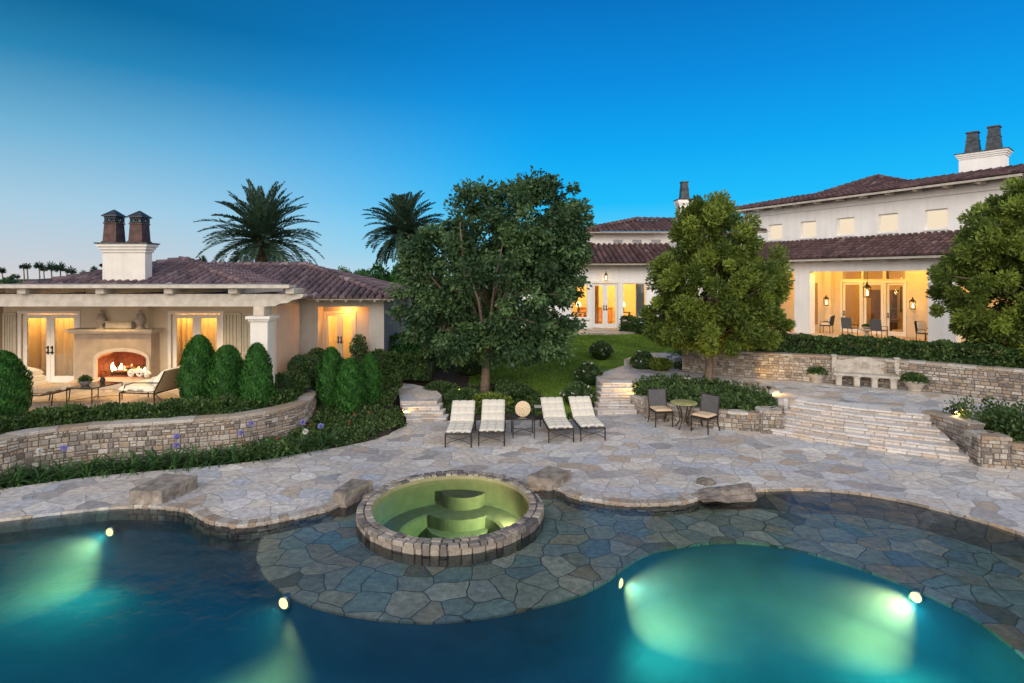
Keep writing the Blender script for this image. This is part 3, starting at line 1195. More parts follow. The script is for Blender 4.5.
pool_light(110, 532, -.40, (-.1, -1), 'glowing underwater lamp on the back wall of the deep pool, far left', 130, (*GP(40, 592, FZ), FZ), 120)
pool_light(284, 603, -.30, (-.35, -1), 'bright underwater lamp on the left edge of the flagstone shelf', 40, (*GP(265, 690, FZ), FZ), 130, .075)
pool_light(620, 583, -.40, (.8, -.55), 'glowing underwater lamp below the shelf edge right of the spa', 170, (*GP(684, 622, FZ), FZ), 110)
pool_light(916, 597, -.30, (-.75, -.65), 'glowing underwater lamp on the far right curve of the shelf', 210, (*GP(846, 636, FZ), FZ), 115)
# lamp in the spa's inner wall
x, y = ang(-6, 1.37)
root = thing('spa_light', 'glowing lamp on the inner right wall of the spa', 'spa light', (x, y, -.22))
M = Matrix.Translation((x, y, -.22)) @ Vector((-1, .1, 0)).to_track_quat('Z', 'Y').to_matrix().to_4x4()
build(MB().lathe([(.06, -.04), (.075, -.04), (.075, .0), (.06, .01)], n=18, M=M), 'bezel', simple('steel_ring', (.5, .5, .5), .3, .9), root)
build(MB().lathe([(.06, .0), (.03, .02), (.001, .024)], n=18, M=M), 'lens', emit('spa_lens', (.9, 1, .6), 8), root)
lamp('spa_lamp', (x - .12, y, -.2), 260, (1, .84, .44), .06, root, 'SPOT', (SPX - .2, SPY, -.6), 175, .5)

# ================================================================== BUILDINGS
def wall_seg(mb, p0, p1, thick, z0, z1, openings=()):
    """upright wall between two plan points (seen face on the right-hand side); openings are (u0, u1, za, zb)"""
    a, b = np.array(p0, float), np.array(p1, float)
    L = np.linalg.norm(b - a)
    t = (b - a) / L
    n = np.array([-t[1], t[0]]) * thick

    def blk(u0, u1, za, zb):
        if u1 - u0 < .004 or zb - za < .004:
            return
        q0, q1 = a + t * u0, a + t * u1
        mb.prism([tuple(q0), tuple(q1), tuple(q1 + n), tuple(q0 + n)], za, zb)
    cuts = sorted({0., L, *[o[0] for o in openings], *[o[1] for o in openings]})
    for u0, u1 in zip(cuts, cuts[1:]):
        m = (u0 + u1) / 2
        os_ = sorted([o for o in openings if o[0] < m < o[1]], key=lambda o: o[2])
        z = z0
        for o in os_:
            blk(u0, u1, z, o[2])
            z = o[3]
        blk(u0, u1, z, z1)
    return mb


def room(root, p0, p1, depth, z0, z1, mat, name='room'):
    """interior seen through the glass: floor, ceiling, side and back walls facing inwards"""
    a, b = np.array(p0, float), np.array(p1, float)
    t = (b - a) / np.linalg.norm(b - a)
    n = np.array([-t[1], t[0]]) * depth
    c = [(*a, z0), (*b, z0), (*(b + n), z0), (*(a + n), z0), (*a, z1), (*b, z1), (*(b + n), z1), (*(a + n), z1)]
    mb = MB().add(c, [(0, 1, 2, 3), (4, 7, 6, 5), (3, 2, 6, 7), (0, 3, 7, 4), (1, 5, 6, 2)], .5)
    return build(mb, name, mat, root)


def along(p0, p1, u, o=0.):
    a, b = np.array(p0, float), np.array(p1, float)
    t = (b - a) / np.linalg.norm(b - a)
    q = a + t * u + np.array([t[1], -t[0]]) * o      # o > 0 is towards the viewer's side
    return (float(q[0]), float(q[1]))


def bar(mb, p0, p1, u0, u1, o0, o1, z0, z1):
    mb.prism([along(p0, p1, u0, o0), along(p0, p1, u1, o0), along(p0, p1, u1, o1), along(p0, p1, u0, o1)], z0, z1)


def door_leaf(root, p0, p1, u0, u1, z0, z1, o, mat, handle_at=None, stile=.13, name='door', low=.22):
    mb = MB()
    bar(mb, p0, p1, u0, u0 + stile, o - .05, o, z0, z1)
    bar(mb, p0, p1, u1 - stile, u1, o - .05, o, z0, z1)
    bar(mb, p0, p1, u0 + stile, u1 - stile, o - .05, o, z0, z0 + low)
    bar(mb, p0, p1, u0 + stile, u1 - stile, o - .05, o, z1 - stile, z1)
    d = build(mb, name, mat, root)
    g = MB()
    bar(g, p0, p1, u0 + stile, u1 - stile, o - .032, o - .026, z0 + low, z1 - stile)
    build(g, 'glass', GLASS, d)
    if handle_at is not None:
        h = MB()
        x, y = along(p0, p1, handle_at, o)
        x2, y2 = along(p0, p1, handle_at, o + .06)
        bar(h, p0, p1, handle_at - .02, handle_at + .02, o, o + .012, z0 + .93, z0 + 1.22)
        for dz, r in ((1.0, .03), (1.16, .028)):
            h.tube([(x, y, z0 + dz), (x2, y2, z0 + dz)], r, 10)
        x3, y3 = along(p0, p1, handle_at + .1, o + .06)
        h.tube([(x2, y2, z0 + 1.0), (x3, y3, z0 + 1.0)], .012, 8)
        build(h, 'handle', BLACK, d)
    return d


def frame_around(root, p0, p1, u0, u1, z0, z1, w, o0, o1, mat, name='door_frame', sill=False):
    mb = MB()
    bar(mb, p0, p1, u0 - w, u0, o0, o1, z0, z1 + w)
    bar(mb, p0, p1, u1, u1 + w, o0, o1, z0, z1 + w)
    bar(mb, p0, p1, u0, u1, o0, o1, z1, z1 + w)
    if sill:
        bar(mb, p0, p1, u0 - w, u1 + w, o0, o1 + .03, z0 - w, z0)
    return build(mb, name, mat, root)


def xz_prism(mb, poly, y0, y1, holes=()):
    t = MB().prism(poly, -y1, -y0, holes=holes)
    mb.add([(x, -z, y) for x, y, z in t.v], t.f, .5)
    return mb


def drape(root, p0, p1, u0, u1, o, z0, z1, mat, name='curtain', waves=7):
    n = waves * 8
    vs = []
    for i in range(n + 1):
        u = u0 + (u1 - u0) * i / n
        x, y = along(p0, p1, u, o + .035 * math.sin(2 * math.pi * waves * i / n))
        vs += [(x, y, z0), (x, y, z1)]
    mb = MB().add(vs, [(2 * i, 2 * i + 2, 2 * i + 3, 2 * i + 1) for i in range(n)], .5)
    return build(mb, name, mat, root, smooth=True)


def flue(root, cx, cy, z0, w0, w1, h, mat, cap=True):
    mb = MB()

    def ring(w, z):
        return [(cx - w / 2, cy - w / 2, z), (cx + w / 2, cy - w / 2, z), (cx + w / 2, cy + w / 2, z), (cx - w / 2, cy + w / 2, z)]

    def loft(rs, tint=None):
        vs = [p for r in rs for p in r]
        fs = [(i * 4 + k, i * 4 + (k + 1) % 4, i * 4 + 4 + (k + 1) % 4, i * 4 + 4 + k) for i in range(len(rs) - 1) for k in range(4)]
        fs += [(3, 2, 1, 0), tuple(len(vs) - 4 + k for k in range(4))]
        mb.add(vs, fs, tint)
    hb = h * .56
    loft([ring(w0 + .06, z0), ring(w0 + .06, z0 + .05), ring(w0, z0 + .06), ring(w1, z0 + hb), ring(w1 + .05, z0 + hb), ring(w1 + .05, z0 + hb + .04)])
    f = build(mb, 'flue', mat, root)
    if cap:
        mb = MB()
        zb, zt = z0 + hb + .04, z0 + h * .78
        for i in range(7):
            for (ax, s_) in ((0, -1), (0, 1), (1, -1), (1, 1)):
                q = -w1 / 2 + w1 * i / 6
                a = (cx + q, cy + s_ * w1 / 2) if ax == 0 else (cx + s_ * w1 / 2, cy + q)
                qd = q + w1 / 6 if i < 6 else q
                b = (cx + qd, cy + s_ * w1 / 2) if ax == 0 else (cx + s_ * w1 / 2, cy + qd)
                mb.tube([(*a, zb), (*b, zt)], .014, 5)
                mb.tube([(*b, zb), (*a, zt)], .014, 5)
        build(mb, 'lattice', COPPER, f)
        mb = MB()
        w = w1 + .13
        r0, r1, r2 = ring(w, zt), ring(w, zt + .03), ring(.03, z0 + h)
        vs = r0 + r1 + r2
        mb.add(vs, [(3, 2, 1, 0)] + [(i * 4 + k, i * 4 + (k + 1) % 4, i * 4 + 4 + (k + 1) % 4, i * 4 + 4 + k) for i in range(2) for k in range(4)] + [(8, 9, 10, 11)])
        build(mb, 'flue_cap', COPPER, f)
    else:
        mb = MB()
        zt = z0 + hb + .04
        loft_v = [ring(w1 * .96, zt), ring(w1 * .88, z0 + h * .93), ring(w1 * 1.08, z0 + h * .94), ring(w1 * 1.02, z0 + h)]
        vs = [p for r in loft_v for p in r]
        mb.add(vs, [(i * 4 + k, i * 4 + (k + 1) % 4, i * 4 + 4 + (k + 1) % 4, i * 4 + 4 + k) for i in range(3) for k in range(4)] + [(12, 13, 14, 15)])
        build(mb, 'flue_cap', COPPER, f)
    return f


def chimney(root, x0, x1, y0, y1, z0, z1, mat, cap_over=.14):
    mb = MB().box(((x0 + x1) / 2, (y0 + y1) / 2, (z0 + z1 - .32) / 2), (x1 - x0, y1 - y0, z1 - .32 - z0))
    ch = build(mb, 'chimney', mat, root)
    mb = MB()
    for k, (zz_, ov) in enumerate(((z1 - .32, .04), (z1 - .22, .09), (z1 - .12, cap_over))):
        mb.box(((x0 + x1) / 2, (y0 + y1) / 2, zz_ + .05), (x1 - x0 + 2 * ov, y1 - y0 + 2 * ov, .10))
    build(mb, 'chimney_cap', mat, ch)
    mb = MB().box(((x0 + x1) / 2, (y0 + y1) / 2, z1 + .0), (x1 - x0 + 2 * cap_over + .08, y1 - y0 + 2 * cap_over + .08, .045))
    build(mb, 'flashing', COPPER, ch)
    return ch


# ------------------------------------------------------------------ pavilion
pav = thing('pavilion', 'low pavilion on the left with tiled hip roof, stone fireplace and two dark chimney flues', 'pavilion', (-11, 20, U))
FY = 18.5
fp0, fp1 = (-16.8, FY), (-7.9, FY)
ux = lambda x: x + 16.8
mb = MB()
wall_seg(mb, fp0, fp1, .3, U, 3.42, [(ux(-16.2), ux(-14.35), U, 3.02), (ux(-13.36), ux(-11.76), U, 1.95), (ux(-11.25), ux(-9.62), U, 3.02)])
wall_seg(mb, (-16.8, 26), (-16.8, FY + .3), .3, U, 3.42)
build(mb, 'front_wall', CREAM, pav)
mb = MB()
wall_seg(mb, (-7.9, FY + .3), (-7.9, 21.0), .3, U, 3.42)
wall_seg(mb, (-7.9, 21.0), (-7.28, 21.0), .6, U, 3.42)
wall_seg(mb, (-7.28, 21.0), (-5.36, 21.0), .3, 3.12, 3.42)
wall_seg(mb, (-5.36, 21.0), (-4.8, 21.0), .6, U, 3.42)
wall_seg(mb, (-7.28, 21.6), (-5.36, 21.6), .25, U, 3.42, [(.06, 1.20, U, 2.86)])
wall_seg(mb, (-4.8, 21.6), (-4.8, 28), .3, U, 3.42)
wall_seg(mb, (-4.8, 28), (-16.8, 28), .3, U, 3.42)
build(mb, 'wing_wall', simple('grey_plaster', (.44, .41, .37), .85, var=.08, scale=2.5, bump=.15, bscale=30, streak=.07), pav)
# ceilings under the eaves keep the sky out of the rooms
mb = MB()
mb.prism([(-17.6, 18.3), (-7.6, 18.3), (-7.6, 20.7), (-4.6, 20.7), (-4.6, 28.3), (-17.6, 28.3)], 3.423, 3.44)
build(mb, 'soffit', BEAMW, pav)
for (xa, xb) in ((-16.2, -14.35), (-11.25, -9.62)):
    u0, u1 = ux(xa), ux(xb)
    frame_around(pav, fp0, fp1, u0, u1, U, 3.02, .10, -.02, .04, WHITE)
    m = (u0 + u1) / 2
    door_leaf(pav, fp0, fp1, u0 + .02, m - .004, U + .02, 3.0, -.03, WHITE, m - .07)
    door_leaf(pav, fp0, fp1, m + .004, u1 - .02, U + .02, 3.0, -.03, WHITE, m + .07)
    room(pav, along(fp0, fp1, u0 - 1.1, -.32), along(fp0, fp1, u1 + .3, -.32), 1.1, U, 3.3, CREAM)
    drape(pav, fp0, fp1, u0 - 1.0, u1 + .25, -.95, U + .03, 3.2, CURTAIN, waves=15)
    for q in (.0, .45, .9):
        lamp('room_lamp', (*along(fp0, fp1, u0 + (u1 - u0) * q, -.55), 3.17), 38, WARM, .1, pav)
for xa, xb in ((-16.78, -16.34), (-9.48, -8.92), (-8.90, -8.34)):
    u0, u1 = ux(xa), ux(xb)
    mb = MB()
    bar(mb, fp0, fp1, u0, u0 + .06, .01, .06, U + .02, 3.05)
    bar(mb, fp0, fp1, u1 - .06, u1, .01, .06, U + .02, 3.05)
    for z in (U + .02, 1.7, 2.99):
        bar(mb, fp0, fp1, u0 + .06, u1 - .06, .01, .055, z, z + .07)
    k = 4
    for i in range(k):
        w = (u1 - u0 - .12) / k
        bar(mb, fp0, fp1, u0 + .06 + i * w + .008, u0 + .06 + (i + 1) * w - .008, .012, .04, U + .09, 2.99)
    build(mb, 'shutter', simple('shutter_paint', (.50, .46, .36), .6, var=.08), pav)
# wing doors
wp0, wp1 = (-7.28, 21.6), (-5.36, 21.6)
frame_around(pav, wp0, wp1, .06, 1.20, U, 2.86, .06, -.02, .03, CREAM)
door_leaf(pav, wp0, wp1, .08, .626, U + .02, 2.84, -.03, CREAM, .57, .10)
door_leaf(pav, wp0, wp1, .634, 1.18, U + .02, 2.84, -.03, CREAM, .69, .10)
room(pav, along(wp0, wp1, -.2, -.27), along(wp0, wp1, 1.6, -.27), 1.5, U, 3.2, CREAM)
lamp('room_lamp', (-6.65, 22.4, 2.95), 130, WARM, .15, pav)
lamp('porch_lamp', (-6.3, 21.3, 3.02), 55, (1, .36, .06), .06, pav)

# chimney
ch = chimney(pav, -14.38, -12.88, 19.66, 20.04, 3.4, 5.42, PLASTER)
flue(pav, -14.1, 19.85, 5.445, .48, .42, 1.18, RUSTY)
flue(pav, -13.2, 19.85, 5.445, .48, .42, 1.14, RUSTY)

# roof
mb = MB()
ze = 3.46
tile_roof(mb, [(-18.2, 17.9, ze), (-7.3, 17.9, ze), (-13.1, 22.4, 4.90)])
tile_roof(mb, [(-18.2, 27, ze), (-18.2, 17.9, ze), (-13.1, 22.4, 4.90)])
tile_roof(mb, [(-7.3, 17.9, ze), (-7.3, 27, ze), (-13.1, 22.4, 4.90)])
tile_roof(mb, [(-13.6, 20.35, ze), (-4.35, 20.35, ze), (-8.95, 24.5, 4.72), (-13.6, 24.5, 4.72)])
tile_roof(mb, [(-4.35, 20.35, ze), (-4.35, 28.6, ze), (-8.95, 24.5, 4.72)])
tile_roof(mb, [(-4.35, 28.6, ze), (-18, 28.6, ze), (-18, 24.5, 4.72), (-8.95, 24.5, 4.72)])
for a, b in (((-18.2, 17.9, ze), (-13.1, 22.4, 4.90)), ((-7.3, 17.9, ze), (-13.1, 22.4, 4.90)), ((-4.35, 20.35, ze), (-8.95, 24.5, 4.72)), ((-8.95, 24.5, 4.72), (-13.6, 24.5, 4.72))):
    ridge_caps(mb, a, b)
build(mb, 'roof', TILE, pav)
mb = MB()
mb.box((-12.7, 18.0, 3.425), (11.0, .06, .06))
mb.box((-5.9, 20.42, 3.425), (3.2, .06, .06))
mb.box((-4.42, 24.4, 3.425), (.06, 8, .06))
for i in range(6):
    mb.box((-7.1 + i * .52, 20.68, 3.38), (.09, .5, .075))
build(mb, 'eave_board', BEAMW, pav)

# fireplace
fb = MB()
xa, xb = -13.36, -11.76


def arch(x0, x1, z0, zs, zt, n=14):
    return [(x0, z0), (x1, z0), (x1, zs)] + [((x0 + x1) / 2 + (x1 - x0) / 2 * math.cos(math.pi * i / n), zs + (zt - zs) * math.sin(math.pi * i / n)) for i in range(1, n)] + [(x0, zs)]


xz_prism(fb, [(-14.12, U), (-11.64, U), (-11.64, 2.42), (-14.12, 2.42)], 18.06, 18.497, holes=[arch(xa, xb, .98, 1.58, 1.84)])
FPST = simple('fireplace_stone', (.36, .29, .225), .8, var=.16, scale=3, bump=.2, bscale=25)
fire_p = build(fb, 'fireplace', FPST, pav)
fb = MB()
xz_prism(fb, arch(xa - .10, xb + .10, .98, 1.60, 1.95), 18.0, 18.058, holes=[arch(xa + .004, xb - .004, 1.0, 1.58, 1.835)])
build(fb, 'arch_moulding', LIME, fire_p)
fb = MB()
fb.box((-12.88, 18.2, 2.455), (2.66, .56, .07)).box((-12.88, 18.18, 2.525), (2.80, .66, .065))
build(fb, 'mantel', LIME, fire_p)
fb = MB().box((-12.55, 17.95, .85), (2.5, 1.05, .258), bev=.02)
build(fb, 'hearth', LIME, fire_p)
fb = MB().box((-12.61, 18.36, 2.98), (1.5, .27, .84))
build(fb, 'chimney_breast', CREAM, fire_p)
fb = MB()
y0, y1 = 18.07, 18.85
fb.add([(xa, y0, .985), (xb, y0, .985), (xb - .12, y1, .985), (xa + .12, y1, .985), (xa, y0, 1.94), (xb, y0, 1.94), (xb - .12, y1, 1.94), (xa + .12, y1, 1.94)],
       [(0, 1, 2, 3), (4, 7, 6, 5), (3, 2, 6, 7), (0, 3, 7, 4), (1, 5, 6, 2)], .5)
build(fb, 'firebox', SOOT, fire_p)
# logs and flames
logs = thing('fire_logs', 'charred logs burning on an iron grate in the fireplace', 'logs', (-12.56, 18.4, .985))
fb = MB()
for i in range(7):
    fb.tube([(-.5 + i * .166, -.12, .07), (-.5 + i * .166, .2, .07)], .012, 6)
fb.tube([(-.55, -.1, .07), (.55, -.1, .07)], .012, 6).tube([(-.55, .18, .07), (.55, .18, .07)], .012, 6)
for x_ in (-.5, .5):
    for y_ in (-.1, .18):
        fb.tube([(x_, y_, 0), (x_, y_, .07)], .012, 6)
build(fb, 'grate', BLACK, logs, world=False)
for (a, b, r) in (((-.5, -.05, .14), (.45, .0, .15), .065), ((-.45, .14, .15), (.5, .1, .14), .07), ((-.42, .1, .27), (.3, -.05, .28), .055), ((-.1, -.06, .26), (.48, .14, .29), .05)):
    build(MB().tube([a, tuple((np.array(a) + b) / 2 + [0, 0, .015]), b], [r, r * 1.05, r * .9], 9), 'log', DARKWOOD, logs, world=False)
FLAME = emit('flame', (1, .42, .08), 9)
FLAME2 = emit('flame_core', (1, .66, .28), 16)
fl = thing('fire', 'orange flames licking up between the logs in the fireplace', 'fire', (-12.56, 18.4, 1.1))
for (x, y, h, r) in ((-.52, -.02, .34, .075), (-.30, .02, .30, .07), (-.12, -.04, .22, .06), (.08, .03, .27, .065), (.3, -.02, .20, .06), (.45, .05, .16, .05)):
    mb = MB()
    P_, R_ = [], []
    for i in range(8):
        t = i / 7
        P_.append((x + .03 * math.sin(5 * t + x * 9), y + .02 * math.cos(4 * t + x), h * t))
        R_.append(max(.003, r * math.sin(math.pi * min(1, .28 + .72 * t)) * (1 - .25 * t)))
    mb.tube(P_, R_, 8)
    build(mb, 'flame', FLAME2 if abs(x) > .4 or h > .29 else FLAME, fl, world=False, smooth=True)
lamp('fire_lamp', (-12.75, 18.22, 1.4), 20, (1, .30, .07), .12, fl)


def lathe_thing(name, label, cat, prof, loc, mat, n=24, group=None, part_name=None):
    o = build(MB().lathe(prof, (0, 0, 0), n), name, mat, None, smooth='auto')
    o.location = loc
    return tag(o, label, cat, group)


URN = [(.001, 0), (.13, 0), (.13, .04), (.07, .06), (.055, .11), (.10, .15), (.16, .24), (.165, .31), (.11, .38), (.09, .42), (.12, .45), (.05, .50), (.04, .54), (.06, .58), (.001, .62)]
lathe_thing('mantel_urn', 'stone finial urn on the left end of the mantel', 'urn', URN, (-13.28, 18.1, 2.56), CARVED)
lathe_thing('mantel_urn', 'stone finial urn on the right end of the mantel', 'urn', URN, (-12.02, 18.1, 2.56), CARVED)
mb = MB().box((0, 0, .11), (.85, .22, .2), bev=.04, seg=2).box((0, 0, .225), (.92, .27, .035), bev=.01)
tag(build(mb, 'stone_trough', CARVED), 'low carved stone trough in the middle of the mantel', 'trough').location = (-12.66, 18.1, 2.56)
mb = MB()
for (cx, r, tl) in ((-.17, .13, .2), (.10, .14, -.3), (.33, .10, .5)):
    pts = []
    for i in range(22):
        g = 2 * math.pi * i / 15
        rr = r * (1 - .035 * i)
        pts.append((cx + rr * math.cos(g), .05 * math.sin(tl + g * .5), r * 1.1 + rr * math.sin(g) + .035))
    mb.tube(pts, .04, 8)
o = tag(build(mb, 'coiled_ornament', WHITE, smooth=True), 'white coiled ornament lying on the hearth before the fire', 'ornament')
o.location = (-11.98, 17.85, .975)

# ------------------------------------------------------------------ pergola
per = thing('pergola', 'weathered timber pergola roof with heavy front beam over the fireplace terrace', 'pergola', (-6.9, 15.5, U))
mb = MB()
prof = [(-24, 3.42), (-6.75, 3.42), (-6.5, 3.43), (-6.35, 3.50), (-6.15, 3.52), (-6.02, 3.60), (-5.80, 3.64), (-5.72, 3.70), (-5.72, 3.76), (-24, 3.76)]
xz_prism(mb, prof, 15.34, 15.66)
build(mb, 'beam', BEAMW, per)
mb = MB()
for i in range(26):
    mb.box((-15.2 - (.7 if i > 3 else 0), 15.13 + i * .129, 3.97), (18.4 - (1.4 if i > 3 else 0), .122, .07 + (0.02 if i == 0 else 0)))
build(mb, 'roof_deck', BEAMW, per)
for px in (-58, 24, 102, 170, 234, 291):
    x = (px - 512) / FPX * 15.3
    ln_ = 3.1 if px < 280 else .7
    mb = MB().box((x, 15.2 + ln_ / 2, 3.842), (.24, ln_, .155), bev=.015)
    build(mb, 'joist', BEAMW, per)
for x, y in ((-6.9, 15.5), (-18.2, 15.5)):
    mb = MB()
    mb.box((x, y, (U + 3.02) / 2), (.48, .48, 3.02 - U), bev=.012)
    mb.box((x, y, 3.05), (.56, .56, .06)).box((x, y, 3.12), (.66, .66, .08)).box((x, y, U + .12), (.58, .58, .24), bev=.01)
    c = build(mb, 'column', PLASTER, per)
    mb = MB().box((x, y, 3.29), (.3, .52, .26), bev=.03, seg=2)
    build(mb, 'corbel', LIME, c)
for px in (123, 210):
    x = (px - 512) / FPX * 15.5
    build(MB().lathe([(.001, 3.413), (.04, 3.413), (.05, 3.418)], (x, 15.5, 0), 14), 'downlight', emit('downlight', (1, .75, .4), 5), per)
    lamp('down_lamp', (x, 15.5, 3.37), 30, (1, .66, .28), .03, per, 'SPOT', (x, 15.6, 0), 120)
for x, e in ((-15.0, 170), (-12.6, 230), (-9.9, 240)):
    build(MB().lathe([(.13, 3.60), (.12, 3.60), (.12, 3.74), (.13, 3.745), (.13, 3.60)], (x, 16.9, 0), 18), 'downlight', BRONZE, per)  # tube and housing: unseen, added to hide the lamp's reflection in the water
    build(MB().box((x, 16.9, 3.835), (.30, .30, .17)), 'added_housing', BEAMW, per)
    lamp('ceiling_lamp', (x, 16.9, 3.70), e, (1, .66, .27), .03, per, 'SPOT', (x - .2, 17.1, 0), 118, .8)

# ------------------------------------------------------------------ big house
hs = thing('main_house', 'large pale two-storey house on the right with tiled roofs and glowing open loggia', 'house', (15, 30, PL))
D_ = np.array([.4706, -.8824])
N_ = np.array([-.8824, -.4706])
F0 = np.array([21.2, 28.0])


def H(s, o):
    q = F0 + D_ * s + N_ * o
    return (float(q[0]), float(q[1]))


def HL(s, o, z):
    return (*H(s, o), z)


WHITEP = simple('house_plaster', (.82, .80, .77), .85, var=.05, scale=1.5, bump=.12, bscale=25, streak=.05)
S0, S1 = -11.5, 3.3
# upper storey
w0, w1 = H(S0, 0), H(S1, 0)
wins = [-9.08, -6.81, -4.54, -2.27, 0, 2.27]
mb = wall_seg(MB(), w0, w1, .3, 5.0, 8.72, [(s - S0 - .5, s - S0 + .5, 6.65, 7.65) for s in wins])
wall_seg(mb, H(S0, -9), H(S0, -.3), .3, 5.0, 8.72)
wall_seg(mb, H(S1, -.3), H(S1, -9), .3, PL, 8.72)
build(mb, 'upper_wall', WHITEP, hs)
BLIND = emit('lit_blind', (1, .82, .60), .92)
for s in wins:
    u = s - S0
    wf = frame_around(hs, w0, w1, u - .44, u + .44, 6.71, 7.59, .055, -.20, -.14, WHITE, 'window', True)
    mb = MB()
    bar(mb, w0, w1, u - .44, u + .44, -.19, -.17, 6.71, 7.59)
    build(mb, 'blind', BLIND, wf)
    mb = MB()
    bar(mb, w0, w1, u - .56, u + .56, 0.003, .05, 6.58, 6.65)
    build(mb, 'sill', WHITEP, wf)
mb = MB()
bar(mb, w0, w1, 0, S1 - S0, .003, .10, 8.28, 8.36)
bar(mb, w0, w1, 0, S1 - S0, .003, .06, 8.36, 8.60)
build(mb, 'cornice', WHITEP, hs)
mb = MB()
tile_roof(mb, [HL(S0 - .8, .9, 8.78), HL(S1 + .5, .9, 8.78), HL(S1 + .5, -2.2, 9.45), HL(S0 + 2, -2.2, 9.45)], .30, .45)
tile_roof(mb, [HL(S0 - .8, -10, 8.78), HL(S0 - .8, .9, 8.78), HL(S0 + 2, -2.2, 9.45), HL(S0 + 2, -10, 9.45)], .30, .45)
ridge_caps(mb, HL(S0 - .8, .9, 8.78), HL(S0 + 2, -2.2, 9.45), .17)
ridge_caps(mb, HL(S1 + .5, -2.2, 9.45), HL(S0 + 2, -2.2, 9.45), .17)
mb.poly3([HL(S0 + 2, -2.2, 9.44), HL(S1, -2.2, 9.44), HL(S1, -10, 9.44), HL(S0 + 2, -10, 9.44)], .1)
# little hipped lantern roof behind
pk = (22.67, 34.8, 10.45)
ho = [HL(-9.4, -1.4, 9.0), HL(-1.2, -1.4, 9.0), HL(-1.2, -8.6, 9.0), HL(-9.4, -8.6, 9.0)]
for i in range(4):
    tile_roof(mb, [ho[i], ho[(i + 1) % 4], pk], .30, .45)
    ridge_caps(mb, ho[i], pk, .17)
build(mb, 'upper_roof', TILE2, hs)
mb = MB()
bar(mb, w0, w1, -.7, S1 - S0 + .4, .86, .92, 8.64, 8.75)
bar(mb, w0, w1, -.7, S1 - S0 + .4, -.28, .855, 8.725, 8.75)
build(mb, 'eave_board', BEAMW, hs)
for i in range(16):
    u = .35 + i * 1.32
    if S0 + u > S1 - .1:
        break
    mb = MB()
    bar(mb, w0, w1, u - .09, u + .09, .105, .80, 8.56, 8.72)
    build(mb, 'rafter_tail', LIME, hs)
# lower storey: loggia
l0, l1 = H(-11.5, 2.4), H(9, 2.4)
lu = lambda s: s + 11.5
mb = wall_seg(MB(), l0, l1, .45, PL, 5.2, [(lu(-8.6), lu(-6.05), PL, 4.55), (lu(-5.1), lu(.78), PL, 4.55), (lu(1.9), lu(6.5), PL, 4.55)])
build(mb, 'loggia_wall', WHITEP, hs)
mb = MB()
bar(mb, l0, l1, 0, 20.5, -3.3, -.45, 4.90, 5.0)
build(mb, 'loggia_ceiling', CREAM, hs)
mb = MB()
bar(mb, l0, l1, 0, 20.5, -8, .6, PL - .02, PL + .03)
build(mb, 'loggia_floor', TERR, hs)
b0, b1 = H(-11.5, -.6), H(9, -.6)
ops = []
for a, b in ((-5.1, -4.0), (-3.9, -2.85), (-2.68, -1.72)):
    ops += [(lu(a), lu(b), PL, 3.95), (lu(a), lu(b), 4.14, 4.66)]
ops += [(lu(-7.9), lu(-6.6), PL + .3, 3.9)]
mb = wall_seg(MB(), b0, b1, .3, PL, 4.90, ops)
for s in (-5.75, 1.2):
    bar(mb, b0, b1, lu(s) - .18, lu(s) + .18, .003, .35 if s < 0 else 2.5, PL, 4.9)
build(mb, 'loggia_back_wall', CREAM, hs)
for k, (a, b) in enumerate(((-5.1, -4.0), (-3.9, -2.85), (-2.68, -1.72))):
    frame_around(hs, b0, b1, lu(a), lu(b), PL, 3.95, .07, .0, .05, WHITE)
    door_leaf(hs, b0, b1, lu(a) + .015, lu(b) - .015, PL + .03, 3.94, -.06, WHITE, lu(a) + .08 if k != 1 else None, .12, 'door' if k != 1 else 'window')
    mb = MB()
    bar(mb, b0, b1, lu(a), lu(b), -.09, -.08, 4.14, 4.66)
    build(mb, 'transom_glass', GLASS, hs)
mb = MB()
for o in ((lu(-7.9), lu(-6.6)),):
    bar(mb, b0, b1, *o, -.09, -.08, PL + .3, 3.9)
build(mb, 'window_glass', GLASS, hs)
room(hs, H(-9, -.93), H(-.6, -.93), 4.2, PL, 4.9, simple('tan_wall', (.42, .30, .16), .9, var=.1))
drape(hs, b0, b1, lu(-4.3), lu(-3.95), -.5, PL + .05, 3.9, CURTAIN, waves=4)
drape(hs, b0, b1, lu(-2.1), lu(-1.7), -.5, PL + .05, 3.9, CURTAIN, waves=4)
lamp('room_lamp', HL(-3.4, -3, 4.2), 230, WARM, .2, hs)
lamp('room_lamp', HL(-7.2, -2.6, 4.2), 200, WARM, .2, hs)
for s, e in ((-7.3, 190), (-4.3, 205), (-1.0, 205), (3.5, 190)):
    lamp('loggia_lamp', HL(s, 1.0, 4.75), e, (1, .52, .105), .1, hs)
